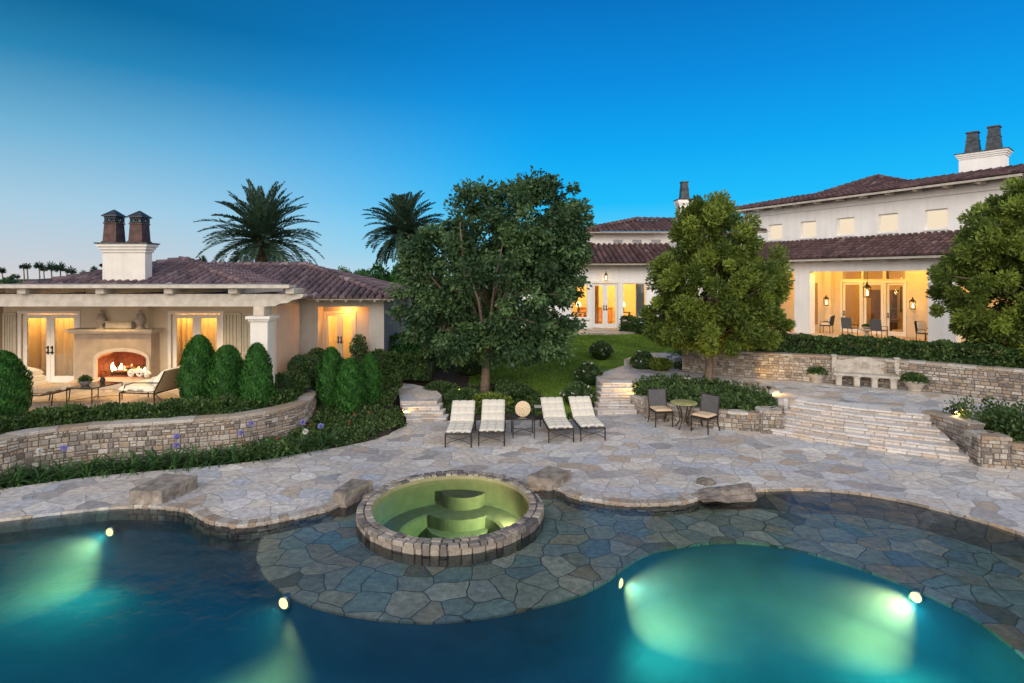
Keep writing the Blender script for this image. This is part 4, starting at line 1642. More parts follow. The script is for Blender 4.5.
# dark panelled cabinet and picture seen through the loggia doors
x, y = H(-5.0, -4.7)
root = thing('tall_cabinet', 'tall dark cabinet inside behind the left loggia door', 'cabinet', (x, y, PL + .03), math.atan2(D_[1], D_[0]))
build(MB().box((0, 0, 1.15), (1.3, .5, 2.3), bev=.02).box((0, 0, 2.34), (1.4, .58, .08), bev=.01), 'body', DARKWOOD, root, world=False)
for a in (-.32, .32):
    build(MB().box((a, -.26, 1.2), (.58, .03, 2.0), bev=.01), 'door', DARKWOOD, root, world=False)
x, y = H(-3.5, -5.05)
root = thing('framed_picture', 'large dark framed picture on the back wall inside the loggia doors', 'picture', (x, y, 2.9), math.atan2(D_[1], D_[0]))
build(MB().box((0, .0, 0), (1.5, .06, 1.5), bev=.015), 'frame', DARKWOOD, root, world=False)
build(MB().box((0, -.035, 0), (1.3, .02, 1.3)), 'canvas', simple('grey_green_canvas', (.16, .20, .18), .8, var=.5, scale=3), root, world=False)
# lower roof of the loggia
mb = MB()
tile_roof(mb, [HL(-11.5, 3.05, 5.26), HL(9, 3.05, 5.26), HL(9, .05, 6.42), HL(-11.5, .05, 6.42)], .30, .45)
build(mb, 'loggia_roof', TILE2, hs)
mb = MB()
bar(mb, l0, l1, 0, 20.5, .60, .66, 5.12, 5.23)
bar(mb, l0, l1, 0, 20.5, -.45, .595, 5.203, 5.225)
build(mb, 'eave_board', BEAMW, hs)
for i in range(14):
    u = 2.2 + i * 1.05
    mb = MB()
    bar(mb, l0, l1, u - .07, u + .07, .003, .56, 5.06, 5.20)
    build(mb, 'rafter_tail', LIME, hs)
# wall lanterns of the loggia
GLOWB = emit('bulb', (1, .66, .28), 12)


def lantern(root, M, s=1., e=8, name='lantern'):
    mb = MB()
    mb.box((0, 0, -.02 * s), (.17 * s, .17 * s, .03 * s), M=M).box((0, 0, .33 * s), (.19 * s, .19 * s, .03 * s), M=M)
    for a in (-1, 1):
        for b in (-1, 1):
            mb.tube([(a * .075 * s, b * .075 * s, 0), (a * .085 * s, b * .085 * s, .32 * s)], .011 * s, 5, M=M)
    mb.lathe([(.12 * s, .345 * s), (.05 * s, .43 * s), (.02 * s, .47 * s), (.03 * s, .5 * s), (.001, .53 * s)], n=10, M=M)
    build(mb, 'cage', BLACK, root)
    build(MB().lathe([(.001, .03 * s), (.03 * s, .04 * s), (.035 * s, .14 * s), (.02 * s, .22 * s), (.001, .25 * s)], n=10, M=M), 'bulb', GLOWB, root)
    p = M @ Vector((0, 0, .13 * s))
    lamp('lantern_lamp', p, e, WARM, .04 * s, root)


for s, lb in ((-5.72, 'black wall lantern left of the loggia doors'), (-1.22, 'black wall lantern right of the loggia doors')):
    x, y = H(s, -.32 if s > -5 else -.05)
    root = thing('wall_lantern', lb, 'wall lantern', (x, y, 2.6))
    lantern(root, Matrix.Translation((x, y, 2.6)), 1.15, 10)
x, y = H(-2.95, .7)
root = thing('hanging_lantern', 'large glowing lantern hanging from the loggia ceiling', 'lantern', (x, y, 3.2))
lantern(root, Matrix.Translation((x, y, 3.2)), 1.5, 30)
build(MB().tube([(x, y, 3.98), (x, y, 4.9)], .015, 6), 'chain', BLACK, root)
# pedestal table and flowers inside
x, y = H(-3.3, -2.2)
root = thing('pedestal_table', 'round dark pedestal table standing inside behind the loggia doors', 'table', (x, y, PL))
build(MB().lathe([(.001, .76), (.5, .76), (.5, .80), (.001, .80)], n=24), 'table_top', DARKWOOD, root, world=False)
build(MB().lathe([(.3, 0), (.3, .05), (.1, .1), (.06, .3), (.09, .5), (.05, .76)], n=14), 'pedestal', DARKWOOD, root, world=False)
root = thing('flower_vase', 'vase with a branching bouquet on the table inside the loggia doors', 'vase', (x, y, PL + .8))
build(MB().lathe([(.001, 0), (.09, 0), (.13, .12), (.07, .25), (.09, .3)], n=16), 'vase', DARKWOOD, root, world=False)
C = np.array([(random.gauss(0, .22), random.gauss(0, .2), random.uniform(.35, .75)) for _ in range(160)])
quads('flowers', leafquads(C, rng.normal(size=C.shape), .09, .05), L_SHRUB, rng.random(len(C)), root, world=False)

# left wing with the garden doors
g0, g1 = (0.5, 30.0), (9.0, 30.0)
gu = lambda x: x - .5
gops = [(gu(3.15), gu(4.07), 2.05, 3.85), (gu(4.30), gu(5.68), 1.5, 3.93), (gu(5.92), gu(7.2), 2.08, 3.93)]
mb = wall_seg(MB(), g0, g1, .3, PL - .1, 5.0, gops)
wall_seg(mb, (.5, 40), (.5, 30.3), .3, PL - .1, 5.0)
wall_seg(mb, (4.5, 32.6), (14, 32.6), .3, 5.0, 6.9)
wall_seg(mb, (4.5, 40), (4.5, 32.9), .3, 5.0, 6.9)
mb.prism([(9.0, 30.0), (14.6, 34.9), (15.2, 40), (9, 40)], PL, 6.3)
build(mb, 'garden_wing_wall', WHITEP, hs)
frame_around(hs, g0, g1, gu(4.30), gu(5.68), 1.5, 3.93, .13, -.02, .05, WHITE)
m = gu(4.99)
door_leaf(hs, g0, g1, gu(4.31), m - .004, 1.53, 3.92, -.03, WHITE, m - .07, .13)
door_leaf(hs, g0, g1, m + .004, gu(5.67), 1.53, 3.92, -.03, WHITE, m + .07, .13)
for a, b, za, zb in ((3.15, 4.07, 2.05, 3.85), (5.92, 7.2, 2.08, 3.93)):
    wf = frame_around(hs, g0, g1, gu(a) + .05, gu(b) - .05, za + .05, zb - .05, .048, -.12, -.05, WHITE, 'window', True)
    mb = MB()
    bar(mb, g0, g1, gu(a) + .05, gu(b) - .05, -.095, -.088, za + .05, zb - .05)
    build(mb, 'glass', GLASS, wf)
    mb = MB()
    bar(mb, g0, g1, gu(a) - .06, gu(b) + .06, .003, .09, za - .09, za)
    build(mb, 'sill', WHITE, wf)
room(hs, (2.9, 30.32), (8.2, 30.32), 3.6, 1.5, 4.6, CREAM)
drape(hs, g0, g1, gu(6.72), gu(7.18), -.4, 1.55, 3.95, GREYCURTAIN, waves=5)
drape(hs, g0, g1, gu(4.32), gu(4.72), -.5, 1.55, 3.95, simple('amber_curtain', (.45, .22, .08), .9), waves=5)
lamp('room_lamp', (4.4, 31.6, 4.1), 230, WARM, .2, hs)
lamp('room_lamp', (6.6, 31.6, 4.1), 260, WARM, .2, hs)
for k in range(3):
    x = (618 + 19 * k - 512) / FPX * 32.6
    mb = MB().box((x, 32.58, 6.22), (.52, .05, .42))
    build(mb, 'clerestory_window', simple('dark_pane', (.30, .30, .32), .25), hs)
mb = MB()
tile_roof(mb, [(1.6, 29.2, 5.0), (9.5, 29.2, 5.0), (9.5, 32.55, 6.12), (4.6, 32.55, 6.12)], .30, .45)
tile_roof(mb, [(1.6, 40, 5.0), (1.6, 29.2, 5.0), (4.6, 32.55, 6.12), (4.6, 40, 6.12)], .30, .45)
ridge_caps(mb, (1.6, 29.2, 5.0), (4.6, 32.55, 6.12), .17)
tile_roof(mb, [(4.0, 31.8, 6.86), (14.5, 31.8, 6.86), (13, 35.3, 7.75), (7.9, 35.3, 7.85)], .30, .45)
tile_roof(mb, [(4.0, 40, 6.86), (4.0, 31.8, 6.86), (7.9, 35.3, 7.85)], .30, .45)
ridge_caps(mb, (4.0, 31.8, 6.86), (7.9, 35.3, 7.85), .17)
ridge_caps(mb, (7.9, 35.3, 7.85), (13, 35.3, 7.75), .17)
tile_roof(mb, [(9.5, 29.2, 5.0), (14.6, 34.0, 6.0), (14.6, 37, 7), (9.5, 33, 6.3)], .30, .45)
build(mb, 'garden_wing_roof', TILE2, hs)
mb = MB().box((9.4, 32.25, 6.845), (10.6, .66, .02)).box((5.5, 29.3, 4.93), (7.8, .06, .1)).box((9.2, 31.9, 6.80), (10.3, .06, .09))
for i in range(12):
    mb.box((2.2 + i * .62, 29.65, 4.93), (.10, .66, .10))
build(mb, 'eave_board', BEAMW, hs)
c = chimney(hs, 10.1, 10.9, 33.8, 34.5, 6, 8.95, WHITEP, .1)
flue(hs, 10.5, 34.15, 8.97, .52, .42, 1.1, COPPER, cap=False)
cx_, cy_ = 26.35, 31.3
parts_ = [chimney(hs, cx_ - 1.0, cx_ + 1.0, cy_ - .5, cy_ + .5, 8.9, 11.2, WHITEP), flue(hs, cx_ - .46, cy_, 11.22, .68, .54, 1.22, COPPER, cap=False), flue(hs, cx_ + .46, cy_, 11.22, .68, .54, 1.36, COPPER, cap=False)]
for p_ in parts_:
    for o_ in [p_] + ALLKIDS(p_):
        ct = Vector((cx_, cy_, 0)) - Vector((15, 30, 0))
        o_.data.transform(Matrix.Translation(ct) @ Matrix.Rotation(R(-50), 4, 'Z') @ Matrix.Translation(-ct))
# lantern over the garden doors
x = (606 - 512) / FPX * 29.8
root = thing('wall_lantern', 'small warm wall lantern above the garden doors of the house', 'wall lantern', (x, 29.8, 4.1))
lantern(root, Matrix.Translation((x, 29.8, 4.1)), .8, 12)
build(MB().tube([(x, 29.8, 4.50), (x, 30.0, 4.55)], .015, 6), 'bracket', BLACK, root)


def table_lamp(x, y, z, label):
    root = thing('table_lamp', label, 'table lamp', (x, y, z))
    build(MB().lathe([(.001, 0), (.09, 0), (.09, .02), (.04, .04), (.08, .16), (.03, .28), (.015, .34)], n=14), 'base', DARKWOOD, root, world=False)
    build(MB().lathe([(.16, .32), (.10, .56)], n=16), 'lamp_shade', emit('lit_shade', (1, .74, .40), 3.2), root, world=False)
    lamp('shade_lamp', (x, y, z + .75), 12, WARM, .08, root)


for x, lb, l2 in ((3.72, 'glowing table lamp inside the window left of the garden doors', 'dark console table under the left window lamp'), (6.2, 'glowing table lamp inside the window right of the garden doors', 'dark console table under the right window lamp')):
    root = thing('console_table', l2, 'table', (x, 31.3, 1.5))
    mb = MB().box((0, 0, .78), (.8, .4, .05), bev=.01)
    build(mb, 'table_top', DARKWOOD, root, world=False)
    for a in (-.36, .36):
        for b in (-.16, .16):
            build(MB().box((a, b, .378), (.05, .05, .75)), 'leg', DARKWOOD, root, world=False)
    table_lamp(x, 31.3, 2.305, lb)
root = thing('cabinet', 'warm wooden cabinet standing against the back wall behind the garden doors', 'cabinet', (5.0, 33.4, 1.5))
mb = MB().box((0, 0, .45), (1.9, .5, .9), bev=.02).box((0, 0, .92), (2.0, .56, .05), bev=.01)
build(mb, 'body', simple('amber_wood', (.30, .15, .05), .4, var=.2), root, world=False)
for a in (-.62, 0, .62):
    build(MB().box((a, -.262, .46), (.54, .025, .7), bev=.01), 'door', simple('amber_wood_front', (.36, .19, .07), .4, var=.2), root, world=False)

# ================================================================== PLANTS
def blob_points(n, c, r, shell=.55):
    """points in an ellipsoid, denser towards its surface"""
    d = unit(rng.normal(size=(n, 3)))
    k = (shell + (1 - shell) * rng.random(n)) ** 1.0
    return np.array(c) + d * np.array(r) * k[:, None], d


def limbs(mb, base, top, r0, targets, r1=.03, tint=.5):
    base, top = np.array(base, float), np.array(top, float)
    pts = [base + (top - base) * t + np.array([.06 * math.sin(4 * t + base[0]), .05 * math.cos(3 * t), 0]) * t for t in np.linspace(0, 1, 7)]
    rad = [r0 * (1.35 if i == 0 else 1) * (1 - .45 * i / 6) for i in range(7)]
    mb.tube([tuple(p) for p in pts], rad, 10)
    for i, tg in enumerate(targets):
        tg = np.array(tg, float)
        s = pts[random.choice([3, 4, 5, 6])]
        mid = (s + tg) / 2 + np.array([random.gauss(0, .15), random.gauss(0, .15), random.uniform(.0, .3)])
        q = [s, s * .5 + mid * .5 + np.array([0, 0, .05]), mid, mid * .45 + tg * .55, tg]
        mb.tube([tuple(p) for p in q], [r0 * .42, r0 * .33, r0 * .24, r0 * .15, r1 * .6], 6)
    return mb


def tree(name, label, cat, base, trunk_top, r0, lobes, nclump, nleaf, leaf, rc, mat, up=.2, shell=.5, flat=.7, bark=None):
    """trunk with limbs and a crown of leaf clumps spread over several uneven lobes"""
    root = thing(name, label, cat, base)
    vol = np.array([a[3] * a[4] * a[5] for a in lobes]) ** (2 / 3)
    vol = vol / vol.sum()
    cen, dirs = [], []
    for a, v in zip(lobes, vol):
        p, d = blob_points(max(3, int(nclump * v)), a[:3], a[3:], shell)
        cen.append(p)
        dirs.append(d)
    cen, dirs = np.concatenate(cen), np.concatenate(dirs)
    k = len(cen)
    targets = [tuple(cen[i]) for i in rng.choice(k, min(46, k), replace=False)]
    build(limbs(MB(), base, trunk_top, r0, targets), 'trunk', bark or BARK, root, smooth=True)
    cl = rng.random(k)
    cr_ = rng.uniform(.6, 1.25, k) * rc
    idx = np.repeat(np.arange(k), nleaf)
    g = rng.normal(size=(len(idx), 3)) * np.array([1, 1, flat])
    g = unit(g) * (rng.random(len(idx)) ** .45)[:, None]
    C = cen[idx] + g * cr_[idx][:, None]
    T = g * 1.0 + dirs[idx] * .5 + np.array([0, 0, up]) + rng.normal(size=C.shape) * .45
    L = rng.uniform(.7, 1.3, len(C))
    V = leafquads(C, T, leaf[0] * L, leaf[1] * L)
    quads('crown', V, mat, np.clip(.70 * cl[idx] ** 1.6 + .30 * rng.random(len(idx)), 0, 1), root)
    return root


# broadleaf tree in the middle of the garden
tx, ty = -.93, 19.2
lob = [(-.6, 19.3, 5.6, 2.1, 1.9, 1.75), (.9, 19.2, 5.9, 1.9, 1.9, 1.75), (-2.2, 19.3, 4.4, 1.55, 1.7, 1.7), (.0, 19.2, 4.2, 2.4, 2.2, 1.9), (1.35, 19.2, 4.6, 1.35, 1.5, 1.5),
       (2.0, 19.3, 5.0, .55, .9, .8), (-2.0, 19.2, 2.5, 1.5, 1.5, 1.25), (.2, 19.1, 2.35, 2.0, 1.7, 1.1), (-3.1, 19.3, 3.6, 1.0, 1.1, 1.7), (-2.8, 19.3, 5.0, .9, 1.1, 1.0), (1.75, 19.2, 6.2, .8, 1, .7), (-1.2, 19.3, 6.9, .8, .9, .6), (.6, 19.3, 7.1, .7, .8, .6), (-.9, 19.0, 1.95, 1.5, 1.2, .6), (.7, 19.0, 1.9, 1.2, 1.1, .55)]
tree('broadleaf_tree', 'big dark green broadleaf tree standing on the lawn behind the loungers', 'tree', (tx, ty, gh(tx, ty) - .05), (tx + .1, ty, 3.2), .17, lob, 700, 105, (.155, .078), .40, L_OAK, up=-.25, shell=.55)

# clumpy podocarpus in the island planter
tx, ty = 6.68, 19.1
c = (6.93, 19.1)
lob = [(c[0], c[1], 5.4, 1.5, 1.5, 1.25), (c[0] - .1, c[1], 3.9, 2.35, 2.1, 1.5), (c[0] - 1.2, c[1], 2.75, 1.35, 1.4, .95), (c[0] + 1.2, c[1], 2.8, 1.45, 1.4, 1.0), (c[0] - .2, c[1], 6.3, .75, .8, .65),
       (c[0] + 1.3, c[1], 4.4, 1.2, 1.2, 1.0), (c[0] - 1.25, c[1], 4.3, 1.05, 1.2, 1.0), (c[0] + .1, c[1] - .4, 2.5, 1.6, 1.4, .8), (c[0] + 2.1, c[1], 3.3, .6, .9, .8), (c[0] - .6, c[1], 5.9, .8, .9, .8)]
lob = [(c[0] + (l[0] - c[0]) * .9, l[1], l[2], l[3] * .92, l[4], l[5]) for l in lob]
tree('rounded_tree', 'bright green rounded tree with clumpy tufts growing in the island planter', 'tree', (tx, ty, .40), (tx + .1, ty, 3.0), .145, lob, 430, 270, (.145, .055), .33, L_PINE, up=.15, shell=.68, flat=.95)

# the same kind at the right edge, on the house terrace
c = (16.5, 17.4)
lob = [(c[0], c[1], 5.6, 1.9, 1.8, 1.6), (c[0] - .3, c[1], 3.9, 2.7, 2.3, 1.7), (c[0] - 1.6, c[1], 3.2, 1.5, 1.5, 1.1), (c[0] - 1.5, c[1], 4.9, 1.3, 1.4, 1.1), (c[0] + 1.4, c[1], 4.3, 1.8, 1.8, 1.5), (c[0] + .3, c[1], 6.8, 1.2, 1.2, .8),
       (c[0] - 1.0, c[1] - .5, 2.5, 1.5, 1.3, .8), (c[0] + .6, c[1] - .4, 2.4, 1.6, 1.3, .7), (c[0] - .7, c[1], 6.1, 1.0, 1.1, .8)]
tree('rounded_tree', 'bright green rounded tree with clumpy tufts at the right edge, over the stone wall', 'tree', (c[0] + .4, c[1], PL - .05), (c[0] + .2, c[1], 3.4), .16, lob, 470, 270, (.145, .055), .35, L_PINE, up=.15, shell=.68, flat=.95)


# ------------------------------------------------------------------ palms
def date_palm(label, x, y, z0, zc, R_, nf=116):
    root = thing('date_palm', label, 'palm', (x, y, z0))
    mb = MB()
    zs = np.linspace(z0, zc, 26)
    mb.tube([(x, y, z) for z in zs], [.42 + .05 * (i % 2) for i in range(24)] + [.55, .5], 12)
    for i in range(40):          # stubs of cut fronds below the crown
        a = i * 2.4
        z = zc - .15 - 1.1 * (i / 40)
        mb.tube([(x + .35 * math.cos(a), y + .35 * math.sin(a), z), (x + .75 * math.cos(a), y + .75 * math.sin(a), z + .28)], [.09, .05], 5)
    build(mb, 'trunk', PALMBARK, root)
    Vs, tint, ribs = [], [], MB()
    for i in range(nf):
        el = R(84 - 122 * (i / nf) ** 1.12 + random.gauss(0, 5))
        az = i * 2.39996 + random.gauss(0, .12)
        L = R_ * random.uniform(.88, 1.1)
        p = np.array([x, y, zc], float)
        h = np.array([math.cos(az), math.sin(az), 0])
        pts, dirs = [], []
        e = el
        ns = 14
        for k in range(ns):
            d = h * math.cos(e) + np.array([0, 0, math.sin(e)])
            pts.append(p.copy())
            dirs.append(d)
            p = p + d * L / ns
            e -= R(2.2 + 3.0 * math.cos(el)) * (.5 + k / ns)
        ribs.tube([tuple(q) for q in pts], [.035 * (1 - .8 * k / ns) for k in range(ns)], 4, caps=False, tint=.6)
        pts, dirs = np.array(pts), np.array(dirs)
        t = np.linspace(.12, 1, 44)
        P_ = np.stack([np.interp(t * (ns - 1), np.arange(ns), pts[:, j]) for j in range(3)], 1)
        D__ = unit(np.stack([np.interp(t * (ns - 1), np.arange(ns), dirs[:, j]) for j in range(3)], 1))
        side = unit(np.cross(D__, np.array([0, 0, 1.]) + .001))
        upv = np.cross(side, D__)
        ll = .46 * np.sin(np.pi * np.clip(.12 + .86 * t, 0, 1)) ** .6 + .06
        tn = .25 + .5 * random.random()
        for sg in (-1, 1):
            T = side * sg * .62 + D__ * .62 + upv * .28 + rng.normal(size=P_.shape) * .07
            T = unit(T)
            C = P_ + T * ll[:, None] / 2
            Vs.append(leafquads(C, T, ll, .085, roll=upv))
            tint.append(np.full(len(t), tn) + rng.normal(size=len(t)) * .12)
    quads('crown', np.concatenate(Vs), L_PALM, np.clip(np.concatenate(tint), 0, 1), root, extra=ribs)
    return root


x, z = VP(262, 241, 37)
date_palm('large date palm with a full round crown rising behind the pavilion roof', x, 37, -.05, z, 4.15)
x, z = VP(405, 234, 42)
date_palm('date palm half hidden behind the broadleaf tree, right of the pavilion', x, 42, -.05, z, 3.55)


def thin_palm(px, py, y, r, label, group):
    x, z = VP(px, py, y)
    root = thing('distant_palm', label, 'palm', (x, y, -2.7), 0, group)
    build(MB().tube([(x, y, -2.7), (x + .3, y, z * .5), (x, y, z)], [.26, .22, .18], 6), 'trunk', BARK, root)
    n = 120
    d = unit(rng.normal(size=(n, 3)) * [1, 1, .75])
    d[:, 2] = d[:, 2] * .8 + .05
    T = unit(d)
    C = np.array([x, y, z]) + T * r * .33 - np.array([0, 0, .2 * r]) * (T[:, :1] ** 2 + T[:, 1:2] ** 2)
    quads('crown', leafquads(C, T, r * .66, r * .12), L_PALM, rng.random(n) * .6, root)


for px, py, y, r in ((2, 270, 230, 2.7), (13, 276, 260, 2.2), (17, 276, 250, 2.2), (23.5, 266, 210, 2.4), (27, 265.5, 205, 2.5), (39, 265, 220, 3.0), (43.5, 268, 230, 2.6), (51, 266, 190, 3.2), (60, 267, 200, 3.6),
                 (71, 270, 210, 3.2), (83, 273, 220, 2.6), (94, 269, 230, 2.6), (202, 259, 180, 2.6), (356, 273, 230, 2.0), (360, 272, 240, 2.0)):
    thin_palm(px, py, y, r, 'tall thin palm on the far skyline beyond the pavilion roof', 'thin palms on the skyline')
# far tree line (one mass) and a flat crowned tree
Cs = []
for i in range(260):
    x = random.uniform(-300, 60)
    y = random.uniform(150, 330)
    h = random.uniform(3.5, 7) * (1 if y > 200 else .7)
    p, _ = blob_points(110, (x, y, -2.7 + h * .5), (h * .9, h * .9, h * .5), .5)
    Cs.append(p)
C = np.concatenate(Cs)
tag(quads('distant_treeline', leafquads(C, rng.normal(size=C.shape), 2.0, 1.3), L_FAR, rng.random(len(C))), kind='stuff')


def simple_tree(name, label, x, y, z0, h, r, mat, n=90, nl=70, leaf=(.3, .2), group=None):
    lobes = [(x + random.uniform(-.5, .5) * r, y, z0 + h * .68 + random.uniform(-.15, .2) * h, r * .7, r * .7, h * .26) for _ in range(5)]
    o = tree(name, label, 'tree', (x, y, z0), (x, y, z0 + h * .5), .12 + .02 * h, lobes, n, nl, leaf, r * .22, mat)
    if group:
        o['group'] = group
    return o


x, z = VP(345, 273, 95)
simple_tree('umbrella_tree', 'small flat topped tree on the skyline right of the pavilion palm', x, 95, -2.7, z + 3.4, 4.2, L_OAK)
x, z = VP(388, 283, 34)
simple_tree('garden_tree', 'light green leafy tree behind the right end of the pavilion', x - .2, 34, -.05, 4.9, 2.3, L_CONE, 120, 80, (.22, .12))
x, z = VP(340, 292, 46)
simple_tree('garden_tree', 'dark leafy tree far behind the pavilion ridge', x, 46, -.05, 4.2, 3, L_OAK, 120, 80, (.24, .14))
for k, (px, y, h, r, lb) in enumerate(((-12, 24, 3.4, 1.6, 'dark bushy tree beside the left end of the pavilion'), (1016, 36, 9.3, 3.2, 'dark tree behind the right chimney of the house'))):
    x, _ = VP(px, 0, y)
    simple_tree('garden_tree', lb, x, y, U if px < 500 else PL, h, r, L_OAK, 130, 80, (.2, .12))


# ------------------------------------------------------------------ clipped and loose shrubs
def egg(name, label, cat, x, y, z0, h, r, mat=L_CONE, n=5200, group=None, rot=0.):
    """egg shaped clipped conifer: sprays over a solid dark body"""
    root = thing(name, label, cat, (x, y, z0), 0, group)
    t = rng.random(n) ** .85
    prof = lambda q: r * np.sqrt(np.clip(1 - np.where(q > .36, np.clip((q - .36) / .64, 0, 1) ** 1.62, ((.36 - q) / .52) ** 2), 0, 1))
    a = rng.random(n) * 2 * np.pi
    lump = 1 + .06 * np.sin(a * 5 + t * 9 + x * 3) + .06 * np.sin(a * 3 - t * 14 + y * 5) + .04 * np.sin(a * 2 + x * 7)
    rr = prof(t) * lump * rng.uniform(.88, 1.05, n)
    C = np.stack([x + rr * np.cos(a), y + rr * np.sin(a), z0 + h * t], 1)
    out = np.stack([np.cos(a), np.sin(a), np.zeros(n)], 1)
    T = out * .45 + np.array([0, 0, 1.]) + rng.normal(size=C.shape) * .28
    core = MB().lathe([(max(.002, .88 * float(prof(np.array([q]))[0])), h * q * .97) for q in np.linspace(0, 1, 14)], (x, y, z0), 18, tint=.12)
    tn = .45 + .35 * np.sin(a * 6 + t * 25) * rng.random(n) + rng.normal(size=n) * .18
    quads('foliage', leafquads(C, T, rng.uniform(.07, .15, n), .038, roll=out), mat, np.clip(tn, 0, 1), root, extra=core)
    build(MB().tube([(x, y, z0 - .1), (x, y, z0 + .3)], .05, 8), 'stem', BARK, root)
    return root


def egg_px(px, top, bot, wpx, z0, label, dy=0., n=5200):
    y = (CH - z0) * FPX / (bot - HZ) + dy
    x = (px - 512) / FPX * y
    h = CH - (top - HZ) / FPX * y - z0
    egg('cone_shrub', label, 'shrub', x, y, z0, h, wpx / 2 / FPX * y, n=n)


egg_px(2, 352, 416, 46, U, 'clipped egg shaped conifer at the far left edge before the chaise', n=6500)
egg_px(199, 336, 404, 36, U, 'tallest clipped conifer, left of the three before the pavilion column')
egg_px(227, 346, 405, 38, U, 'wide clipped conifer in the middle of the three before the column')
egg_px(257, 344, 411, 31, U, 'slim clipped conifer directly in front of the pergola column')
egg_px(331, 348, 406, 27, .45, 'left clipped conifer of the cluster by the glowing wing doors')
egg_px(350, 359, 409, 29, .45, 'middle and lowest clipped conifer by the glowing wing doors', n=4600)
egg_px(370, 355, 403, 25, .45, 'right clipped conifer of the cluster by the glowing wing doors')


def bush(label, x, y, z0, r, h, mat=L_SHRUB, n=2600, leaf=(.09, .05), flowers=None, nf=0, name='round_shrub', cat='shrub', lumps=5, mound=.6):
    root = thing(name, label, cat, (x, y, z0))
    Cs, Ts, core = [], [], MB()
    L_ = [(0, 0, 0, 1)] + [(random.uniform(-.55, .55), random.uniform(-.55, .55), random.uniform(-.05, .25), random.uniform(.45, .7)) for _ in range(lumps)]
    w = np.array([l[3] ** 2 for l in L_])
    for l, k in zip(L_, (w / w.sum() * n).astype(int)):
        d = unit(rng.normal(size=(k, 3)))
        d[:, 2] = np.abs(d[:, 2]) * 1.0 - .1
        c = np.array([x + l[0] * r, y + l[1] * r, z0 + h * (.42 + l[2])])
        e = np.array([r * l[3], r * l[3], h * .58 * l[3] ** .6])
        Cs.append(c + d * e * rng.uniform(.86, 1.05, (k, 1)))
        Ts.append(d + np.array([0, 0, .3]) + rng.normal(size=(k, 3)) * .5)
        b = bmesh.new()
        bmesh.ops.create_icosphere(b, subdivisions=2, radius=1)
        for v in b.verts:
            v.co = Vector(c) + Vector((v.co.x * e[0], v.co.y * e[1], v.co.z * e[2])) * .84
        core.bm(b, None, .08)
    C, T = np.concatenate(Cs), np.concatenate(Ts)
    s = rng.uniform(.7, 1.3, len(C))
    quads('foliage', leafquads(C, T, leaf[0] * s, leaf[1] * s), mat, np.clip(rng.normal(.45, .27, len(C)), 0, 1), root, extra=core)
    if flowers is not None:
        top = C[C[:, 2] > z0 + h * .35]
        P_ = top[rng.choice(len(top), nf)] + unit(rng.normal(size=(nf, 3))) * .03
        idx = np.repeat(np.arange(nf), 8)
        d = unit(rng.normal(size=(len(idx), 3)))
        quads('flowers', leafquads(P_[idx] + d * .035, d, .06, .05), flowers, rng.random(len(idx)), root)
    return root


bush('round glossy shrub at the rounded end of the curved stone wall', *GP(287, 398, U)[:2], U, .62, .78, n=4200)
bush('low dark shrub beside the pergola column', -6.35, 17.6, U, .6, .75, L_HEDGE)
bush('dark shrub against the grey side wall of the pavilion', -7.0, 19.2, U, .6, .9, L_OAK)
bush('reddish dark shrub by the pavilion wing corner', -6.2, 19.6, U, .5, .75, L_OAK)
bush('round clipped shrub left of the low garden steps', *GP(389, 392, .5), .45, .42, .55, L_HEDGE)
bush('small clipped shrub beside the garden path behind the conifers', *GP(384, 374, .6), .5, .45, .5, L_HEDGE)
# roses with white flowers
for k, (px, py, r, h, lb) in enumerate(((578, 404, .55, .75, 'white flowering rose bush nearest the rightmost lounger'), (589, 390, .5, .8, 'white flowering rose bush beside the middle of the narrow steps'),
                                        (601, 376, .5, .75, 'white flowering rose bush at the top of the narrow steps'))):
    x, y = GP(px, py, .15)
    bush(lb, x, y, gh(x, y), r, h, L_SHRUB, 2400, flowers=PETALW, nf=26, name='rose_bush', cat='rose bush')
x, y = GP(643, 366, .8)
bush('white flowering rose bush at the bend of the garden path by the lawn', x, y, .6, .5, .75, L_SHRUB, 2600, flowers=PETALW, nf=30, name='rose_bush', cat='rose bush')
x, y = GP(655, 368, .8)
bush('yellowish lit shrub beside the white roses at the path bend', x + .2, y, .6, .4, .6, L_PINE)
# shrubs at the foot of the broadleaf tree
for px, py, r, h, lb in ((440, 396, .55, .55, 'low shrub left of the broadleaf tree, near the low steps'), (462, 402, .6, .5, 'low dark shrub behind the leftmost lounger'), (492, 405, .65, .5, 'yellowish low shrub at the foot of the broadleaf tree'),
                         (515, 398, .55, .55, 'low dark shrub right of the broadleaf trunk'), (470, 384, .6, .5, 'dark mounded shrub behind the broadleaf trunk')):
    x, y = GP(px, py, .15)
    bush(lb, x, y, gh(x, y) - .03, r, h, L_PINE if 'yellow' in lb else L_SHRUB, 2200)


